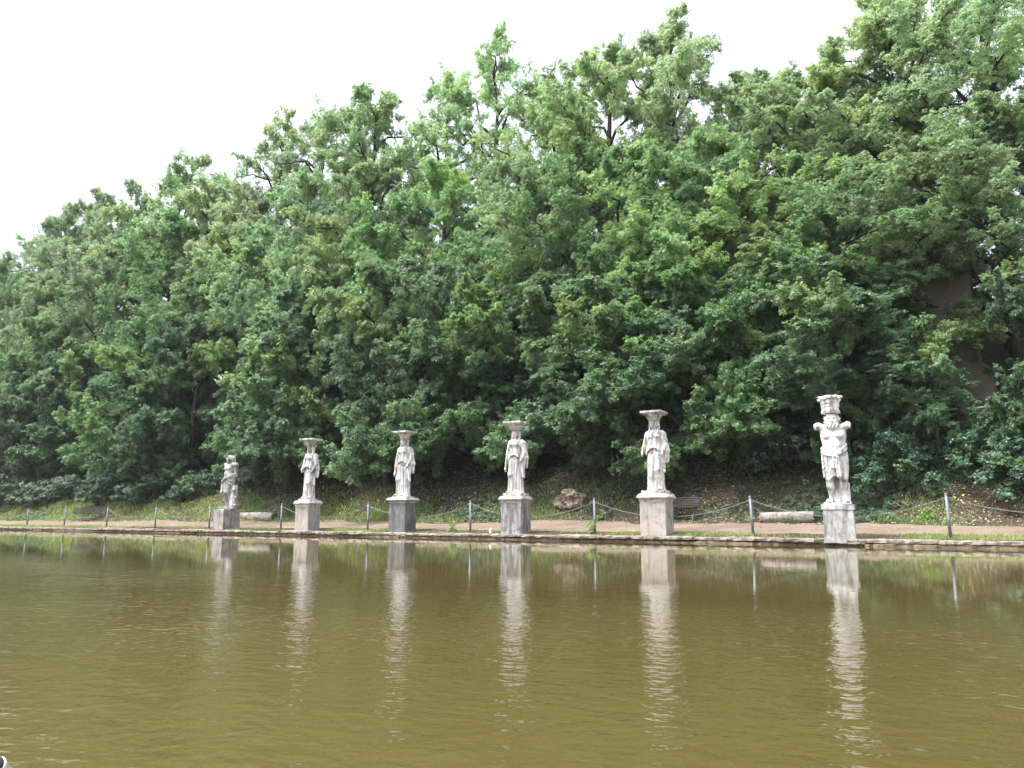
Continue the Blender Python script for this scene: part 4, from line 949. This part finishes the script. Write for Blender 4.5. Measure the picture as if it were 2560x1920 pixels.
for k, (px, Y, sx_, sz_, rz, lab) in enumerate([
 (40, 27.4, 1.4, 1.5, 0, 'bright bush by the path at the left edge'), (130, 27.6, 1.2, 1.2, 70, 'bush left of the left slatted bench'), (300, 28.0, 1.1, .9, 140, 'bush right of the left slatted bench'),
 (450, 27.2, .8, .6, 50, 'low bush left of the worn leftmost statue'), (620, 28.2, 1.2, 1.0, 210, 'dark bush behind the long fallen column'), (880, 29.5, 1.2, 1.1, 300, 'dark bush left of the slate-grey pedestal on the slope'),
 (1130, 30.5, 1.1, 1.2, 20, 'dark bush on the slope right of the slate-grey pedestal'), (1330, 31.0, 1.2, 1.2, 100, 'dark bush on the slope right of the ochre-stained caryatid'), (1500, 31.2, 1.2, 1.3, 190, 'dark bush on the slope above the flat stone'),
 (1720, 30.6, 1.0, 1.1, 260, 'dark bush on the slope behind the right bench'), (1965, 28.4, 1.1, 1.2, 330, 'dark bush left of the bearded statue behind the short column'), (2060, 30.6, 1.2, 1.3, 40, 'dark bush hidden right behind the bearded statue'),
 (2240, 26.9, 1.0, 1.15, 120, 'green bush beside the path right of the bearded statue'), (2360, 28.6, .8, .7, 200, 'dark bush below the masonry wall'), (2510, 27.2, 1.0, .95, 280, 'yellowish bush right of the nearest chain post'),
 (2620, 26.4, .9, .8, 10, 'bush past the right edge'), (1010, 29.9, 1.1, 1.0, 150, 'dark bush on the slope behind the slate-grey pedestal'), (760, 29.2, 1.1, 1.0, 80, 'dark bush on the slope behind the pinkish pedestal'),
 (-30, 26.9, 1.5, 1.5, 12, 'pale bush cut by the left edge beyond the path'), (85, 26.8, 1.3, 1.2, 200, 'leafy bush second from the left edge, beyond the farthest posts'), (180, 27.6, 1.2, 1.0, 48, 'dark bush right behind the left slatted bench'), (255, 27.0, 1.1, .9, 310, 'bush on the grass bank just right of the left bench'), (345, 26.9, 1.2, .9, 150, 'spreading bush midway between the left bench and the worn statue'), (395, 27.3, 1.1, 1.0, 77, 'darker bush behind the post midway to the worn statue'), (490, 27.4, 1.1, .9, 250, 'dark bush just left of the blotchy pedestal'),
 (540, 28.6, 1.0, .9, 33, 'dark bush on the slope behind the worn leftmost statue'), (1245, 31.4, 1.2, 1.2, 66, 'dark bush on the slope left of the ochre-stained caryatid'), (1420, 31.5, 1.2, 1.3, 99, 'dark bush on the slope straight above the tufa boulder'), (1600, 31.2, 1.1, 1.2, 128, 'dark bush on the slope behind the tallest caryatid'), (1830, 30.4, 1.1, 1.2, 160, 'dark bush on the slope above the leaning chain post')]):
    f_, s_ = BUSH[k % 3]; X = x_at(px, Y); t = thing('bush', (X, Y, float(terr(X, Y)) - .1), lab, 'bush', 'bushes under the oaks', R(rz))
    for n_, me in (('stems', s_), ('foliage', f_)): o = link(n_, me, None, t); o.scale = (sx_, sx_, sz_)

def scatter(rng, n, xlo, xhi, ylo, yhi, near=0.6):
    """more points where the camera is close"""
    x = xhi - (xhi - xlo) * rng.random(n) ** (1 / near); y = rng.uniform(ylo, yhi, n); return x, y
def blades(name, seed, n, ylo, yhi, hmin, hmax, w, dens, mat, tlo=0.0, thi=1.0):
    rng = np.random.default_rng(seed); x, y = scatter(rng, n, -85, 6, ylo, yhi, .75); k = dens(x, y) > rng.random(n); x, y = x[k], y[k]; n = len(x)
    z = terr(x, y) - .01; h = rng.uniform(hmin, hmax, n) * (0.6 + .8 * np.clip(.5 + vnoise(x * 1.3, y * 1.3, 0, seed), 0, 1)); a = rng.uniform(0, 2 * pi, n)
    ww = w * (1 + np.clip((-x - 12) / 25, 0, 2)); lx, ly = rng.normal(0, .45, n) * h, rng.normal(0, .45, n) * h
    b = np.stack([x, y, z], -1); s = np.stack([np.cos(a), np.sin(a), 0 * a], -1) * ww[:, None]; mid = b + np.stack([lx * .4, ly * .4, h * .6], -1); tip = b + np.stack([lx, ly, h], -1)
    V = np.stack([b - s, b + s, mid + s * .7, tip, mid - s * .7], 1).reshape(-1, 3); i = np.arange(n)[:, None] * 5
    Q = np.concatenate([i + np.array([[0, 1, 2, 4]]), i + np.array([[4, 2, 3, 3]])], 0)
    F3 = i + np.array([[4, 2, 3]])
    me = bpy.data.meshes.new(name); loops = np.concatenate([(i + np.array([[0, 1, 2, 4]])).ravel(), F3.ravel()]).astype(np.int32)
    me.vertices.add(len(V)); me.vertices.foreach_set('co', V.astype(np.float32).ravel()); me.loops.add(len(loops)); me.loops.foreach_set('vertex_index', loops)
    st = np.concatenate([np.arange(n) * 4, n * 4 + np.arange(n) * 3]).astype(np.int32); me.polygons.add(2 * n); me.polygons.foreach_set('loop_start', st)
    t = np.clip(rng.uniform(tlo, thi, n) + .3 * vnoise(x * .8, y * .8, 0, seed + 2), 0, 1); at = me.attributes.new('tint', 'FLOAT', 'FACE'); at.data.foreach_set('value', np.concatenate([t, t]).astype(np.float32))
    me.update(calc_edges=True); me.validate(); return link(name, me, mat)
def strip_d(x, y):
    c = np.clip(1.15 - np.abs(y - 21.05) / .62, 0, 1); p = .42 + 1.2 * fbm(x * .5, y * 1.6, 0, 61, 3); return np.clip(p, .03, 1) * c
tag(blades('grass', 71, 130000, 20.42, 22.0, .025, .085, .008, strip_d, M['grass'], .1, 1.0), 'short patchy green grass between the pool edge and the path', 'grass', kind='stuff')
def bank_d(x, y):
    c = np.clip((y - 24.55) / .4, 0, 1) * np.clip((28.2 - y) / 2.6, 0, 1); p = .32 + 1.0 * fbm(x * .3, y * .6, 0, 83, 3) + np.clip((-x - 17) / 18, -.25, .45); 
    for q in BENCH_X: p = p - 2.0 * np.exp(-((x - q) / 1.6) ** 2 - ((y - 24.9) / .9) ** 2)
    return np.clip(p, .02 * (p > -.5), 1) * c
tag(blades('bank_grass', 72, 90000, 24.5, 28.3, .05, .20, .011, bank_d, M['grass'], .0, .5), 'taller grass and weeds along the far side of the path', 'grass', kind='stuff')
def litter(name, seed, n, ylo, yhi, size, dens):
    rng = np.random.default_rng(seed); x, y = scatter(rng, n, -70, 6, ylo, yhi, .75); k = dens(x, y) > rng.random(n); x, y = x[k], y[k]; n = len(x)
    P = np.stack([x, y, terr(x, y) + .02 + .02 * rng.random(n)], -1); N = rng.normal(0, .35, (n, 3)) + np.array([[0, -.3, 1]])
    V, Q, t = rosettes(rng, P, N, 1, size, size * .6, (-.2, .2), rng.random(n) ** 1.4); return link(name, npmesh(name, V, Q, False, {'tint': t}), M['litter'])
tag(litter('fallen_leaves', 91, 95000, 24.3, 32.5, .075, lambda x, y: np.clip((y - 24.2) / 1.5, .05, 1) * np.clip(.75 + .5 * fbm(x * .4, y * .4, 0, 95), 0, 1)), 'brown dry leaves covering the shaded slope', 'leaf litter', kind='stuff')
tag(litter('path_leaves', 92, 2600, 21.5, 24.7, .05, lambda x, y: 0 * x + 1.0), 'scattered dry leaves on the reddish path', 'leaf litter', kind='stuff')
# low weeds and ivy on the slope
rng = np.random.default_rng(131); x, y = scatter(rng, 36000, -70, 6, 24.8, 33, .75); k = np.clip(.14 + 1.1 * fbm(x * .35, y * .35, 0, 133, 3), 0, 1) > rng.random(len(x)); x, y = x[k], y[k]
P = np.stack([x, y, terr(x, y) + rng.uniform(.03, .28, len(x))], -1); V, Q, t = rosettes(rng, P, rng.normal(0, .4, (len(x), 3)) + np.array([[0, -.35, 1]]), 5, .10, .065, tint=np.clip(.4 + .5 * vnoise(x, y, 0, 5), 0, 1))
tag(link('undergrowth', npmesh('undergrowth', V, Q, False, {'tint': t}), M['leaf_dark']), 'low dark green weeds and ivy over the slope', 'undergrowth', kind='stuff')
# leafy weed tufts one can point at
WEED = {}
def weed(px, Y, s, lab, n=26, h=.32):
    rng = np.random.default_rng(int(px)); X = x_at(px, Y); a = rng.uniform(0, 6.28, n); r = .16 * rng.random(n); P = np.stack([r * np.cos(a), r * np.sin(a), rng.uniform(.03, h, n)], -1) * s
    V, Q, t = rosettes(rng, P, np.stack([np.cos(a) * .5, np.sin(a) * .5, .7 + 0 * a], -1), 4, .13 * s, .045 * s, (-.7, .3), np.full(n, .2)); o = link('weed', npmesh('weed', V, Q, False, {'tint': t}), M['grass'])
    o.location = (X, Y, float(terr(X, Y)) - .01); tag(o, lab, 'weed', 'leafy weeds by the path')
weed(1130, 20.9, 1.0, 'dark leafy weed tuft right of the slate-grey pedestal'); weed(1480, 20.9, 1.0, 'bright grass tuft at the foot of the post by the boulder'); weed(2320, 25.2, 1.0, 'bright leafy weed left of the nearest chain post, across the path', 60)
weed(1500, 25.1, 1.1, 'flat green weed patch below the flat tan stone', 40, .12); weed(1005, 25.2, 1.3, 'green weed clump at the path edge behind the slate-grey pedestal', 40)
# yellow flowers
m_, t_, b_y = new_mat('yellow_petal'); b_y.inputs['Base Color'].default_value = (.75, .60, .05, 1); b_y.inputs['Roughness'].default_value = .6; M['yellow'] = m_
rng = np.random.default_rng(151); fx, fy, fh = [], [], []
for pxc, Yc, sp, n in [(615, 23.9, .7, 16), (640, 24.2, .6, 10), (890, 25.4, 1.6, 30), (930, 25.6, 1.2, 20), (430, 26, 3, 20), (800, 26.5, 1.8, 16), (1610, 21.4, .3, 7), (2440, 26.2, .9, 7), (2480, 26.0, .5, 5), (300, 26, 4, 22), (1190, 26.6, 2.0, 10), (1390, 26.5, 1.5, 7), (1760, 26.6, 1.2, 4)]:
    fx += list(x_at(pxc, Yc) + rng.normal(0, sp, n)); fy += list(Yc + rng.normal(0, sp * .3, n)); fh += list(rng.uniform(.12, .42, n))
fx, fy, fh = map(np.array, (fx, fy, fh)); P = np.stack([fx, fy, terr(fx, fy) + fh], -1); V, Q, t = rosettes(rng, P, rng.normal(0, .4, (len(fx), 3)) + np.array([[.1, -.5, .8]]), 5, .030, .028, (-.4, .2))
s_ = np.stack([0 * fx + .004, 0 * fx, 0 * fx], -1); g = np.stack([fx, fy, terr(fx, fy)], -1); V2 = np.stack([g - s_, g + s_, P + s_, P - s_], 1).reshape(-1, 3)
me = npmesh('wildflowers', np.vstack([V, V2]), np.vstack([Q, np.arange(len(V2)).reshape(-1, 4) + len(V)]), False, {'tint': np.concatenate([t, np.zeros(len(fx))])})
me.materials.append(M['yellow']); me.materials.append(M['grass']); mi = np.zeros(len(me.polygons), np.int32); mi[len(Q):] = 1; me.polygons.foreach_set('material_index', mi)
tag(link('wildflowers', me), 'scattered small yellow wildflowers along the path edges', 'flowers', kind='stuff')

# ------------------------------------------------------------------ masonry wall and rail among the trees at the right
def brickm():
    m, t, b = new_mat('old_masonry'); c = nd(t, 'ShaderNodeTexCoord'); mp = nd(t, 'ShaderNodeMapping'); mp.inputs['Rotation'].default_value = (R(90), 0, 0); t.links.new(c.outputs['Object'], mp.inputs[0])
    br = nd(t, 'ShaderNodeTexBrick'); br.inputs['Scale'].default_value = 3.2; br.inputs['Color1'].default_value = (.155, .115, .085, 1); br.inputs['Color2'].default_value = (.11, .085, .062, 1); br.inputs['Mortar'].default_value = (.15, .125, .10, 1); br.inputs['Mortar Size'].default_value = .03
    t.links.new(mp.outputs[0], br.inputs[0]); n = noise(t, 1.4, 6, .65); cc = mix(t, ramp(t, [(.45, 0), (.65, .8)], n.outputs[0]).outputs[0], br.outputs[0], (.10, .105, .05))
    t.links.new(cc, b.inputs['Base Color']); b.inputs['Roughness'].default_value = .95; bump(t, b, br.outputs['Fac'], -.6, .03); return m
M['brick'] = brickm()
YW = 32.0; xa, xb = x_at(2240, YW), x_at(2490, YW); zt_ = at_y(2480, 602, YW)[2]; zg = float(terr((xa + xb) / 2, YW)) - .8
wl = thing('masonry_wall', (0, 0, 0), 'tall old brick and rubble wall half hidden by leaves behind the right-hand trees', 'wall')
bm = bmesh.new(); hw_ = zt_ - zg
pr = [(0, 0), (.35, -.05), (.36, .5), (.55, .52), (1.0, .55)]
f = [(xa, 0), (xb + .55, 0), (xb + .30, hw_ * .30), (xb, hw_ * .34), (xb - .05, hw_), (xa, hw_)]
v0 = [bm.verts.new((p, YW - (.5 - .35 * q / hw_), zg + q)) for p, q in f]; v1 = [bm.verts.new((p, YW + 1.6, zg + q)) for p, q in f]
bm.faces.new(v0); bm.faces.new(v1[::-1])
for k in range(len(f)): bm.faces.new((v0[k], v1[k], v1[(k + 1) % len(f)], v0[(k + 1) % len(f)]))
link('wall_body', bm_mesh('wall_body', bm), M['brick'], wl)
link('wall_top', sub_box('wall_top', ((xa + xb) / 2, YW + .72, zt_ + .06), (xb - xa + .12, 1.9, .115), 6, .02, .02, 2, 77), M['kerb'], wl)
m_, t_, bb = new_mat('weathered_rail'); n = noise(t_, 6, 4, .6, stretch=(1, 8, 8)); t_.links.new(mix(t_, n.outputs[0], (.16, .14, .11), (.34, .31, .26)), bb.inputs['Base Color']); bb.inputs['Roughness'].default_value = .8; M['rail'] = m_
rl = thing('wooden_rail', (0, 0, 0), 'pale wooden handrail running between the trees at the right edge', 'rail'); YR = 29.2
A, B = at_y(2325, 1028, YR), at_y(2640, 1004, YR); bm = bmesh.new(); add_tube(bm, [A, (A + B) / 2 + Vector((0, 0, -.02)), B], .045, 8); link('pole', bm_mesh('pole', bm, True), M['rail'], rl)
for q in (.04, .5, .96):
    p = A.lerp(B, q); bm = bmesh.new(); add_tube(bm, [(p.x, p.y + .03, float(terr(p.x, YR)) - .2), (p.x, p.y + .03, p.z + .02)], .05, 8); link('rail_post', bm_mesh('rail_post', bm), M['rail'], rl)

# ------------------------------------------------------------------ near edge: a shoe toe pokes into the bottom left corner
m_, t_, bb = new_mat('white_rubber'); bb.inputs['Base Color'].default_value = (.80, .82, .83, 1); bb.inputs['Roughness'].default_value = .5; M['rubber'] = m_
m_, t_, bb = new_mat('dark_canvas'); n = noise(t_, 60, 3); t_.links.new(mix(t_, n.outputs[0], (.03, .03, .035), (.09, .085, .09)), bb.inputs['Base Color']); bb.inputs['Roughness'].default_value = .9; M['canvas'] = m_
def shoe(loc, rz):
    t = thing('shoe', loc, 'dark shoe with a white rubber rim, its toe poking into the bottom left corner', 'shoe', None, rz)
    def outline(k, z):       # toe towards +x
        pts = []
        for a in np.linspace(0, 2 * pi, 40, endpoint=False):
            x = .14 * cos(a); w = .050 if x > 0 else .040 + .010 * (1 + x / .14); y = w * sin(a) * (abs(cos(a)) ** .0); pts.append((x * k if x > 0 else x * (1 - (1 - k) * .6), y * k, z))
        return pts
    def loft(rows):
        bm = bmesh.new(); prev = None
        for k, z in rows:
            r_ = [bm.verts.new(p) for p in outline(k, z)]
            if prev:
                for q in range(40): bm.faces.new((prev[q], prev[(q + 1) % 40], r_[(q + 1) % 40], r_[q]))
            else: bm.faces.new(r_[::-1])
            prev = r_
        bm.faces.new(prev); return bm
    link('sole', bm_mesh('sole', loft([(.97, 0), (1.0, .006), (1.0, .030), (.96, .036)]), True), M['rubber'], t)
    link('upper', bm_mesh('upper', loft([(.95, .037), (.92, .050), (.80, .066), (.60, .078), (.35, .084)]), True), M['canvas'], t)
    return t
d = Vector(ray(0, 1920)).normalized(); P_ = Vector((0, 0, CAM_H)) + d * 1.45
up_ = (-d * .75 + Vector((0, 0, .55))).normalized(); toe = (Vector(_r) * .55 + Vector(_u) * .80); toe = (toe - up_ * toe.dot(up_)).normalized(); sd_ = up_.cross(toe)
so = shoe((0, 0, 0), 0); so.matrix_world = Matrix.Translation(P_ - toe * .070) @ Matrix((toe, sd_, up_)).transposed().to_4x4() @ Matrix.Scale(.55, 4)

# ------------------------------------------------------------------ added veil: one even scattering box imitating lens glare, sky outside
bm = bmesh.new(); add_box(bm, (0, 0, 49), (2100, 2100, 106)); hz = bm_mesh('glare_veil', bm)
m_ = bpy.data.materials.new('lens_veil'); m_.use_nodes = True; t_ = m_.node_tree; t_.nodes.remove(t_.nodes['Principled BSDF'])
vol = nd(t_, 'ShaderNodeVolumePrincipled'); vol.inputs['Color'].default_value = (.93, .97, 1.0, 1); vol.inputs['Density'].default_value = VEIL; vol.inputs['Anisotropy'].default_value = 0.0
t_.links.new(vol.outputs[0], t_.nodes['Material Output'].inputs['Volume'])
tag(link('glare_veil', hz, m_), kind='stuff')
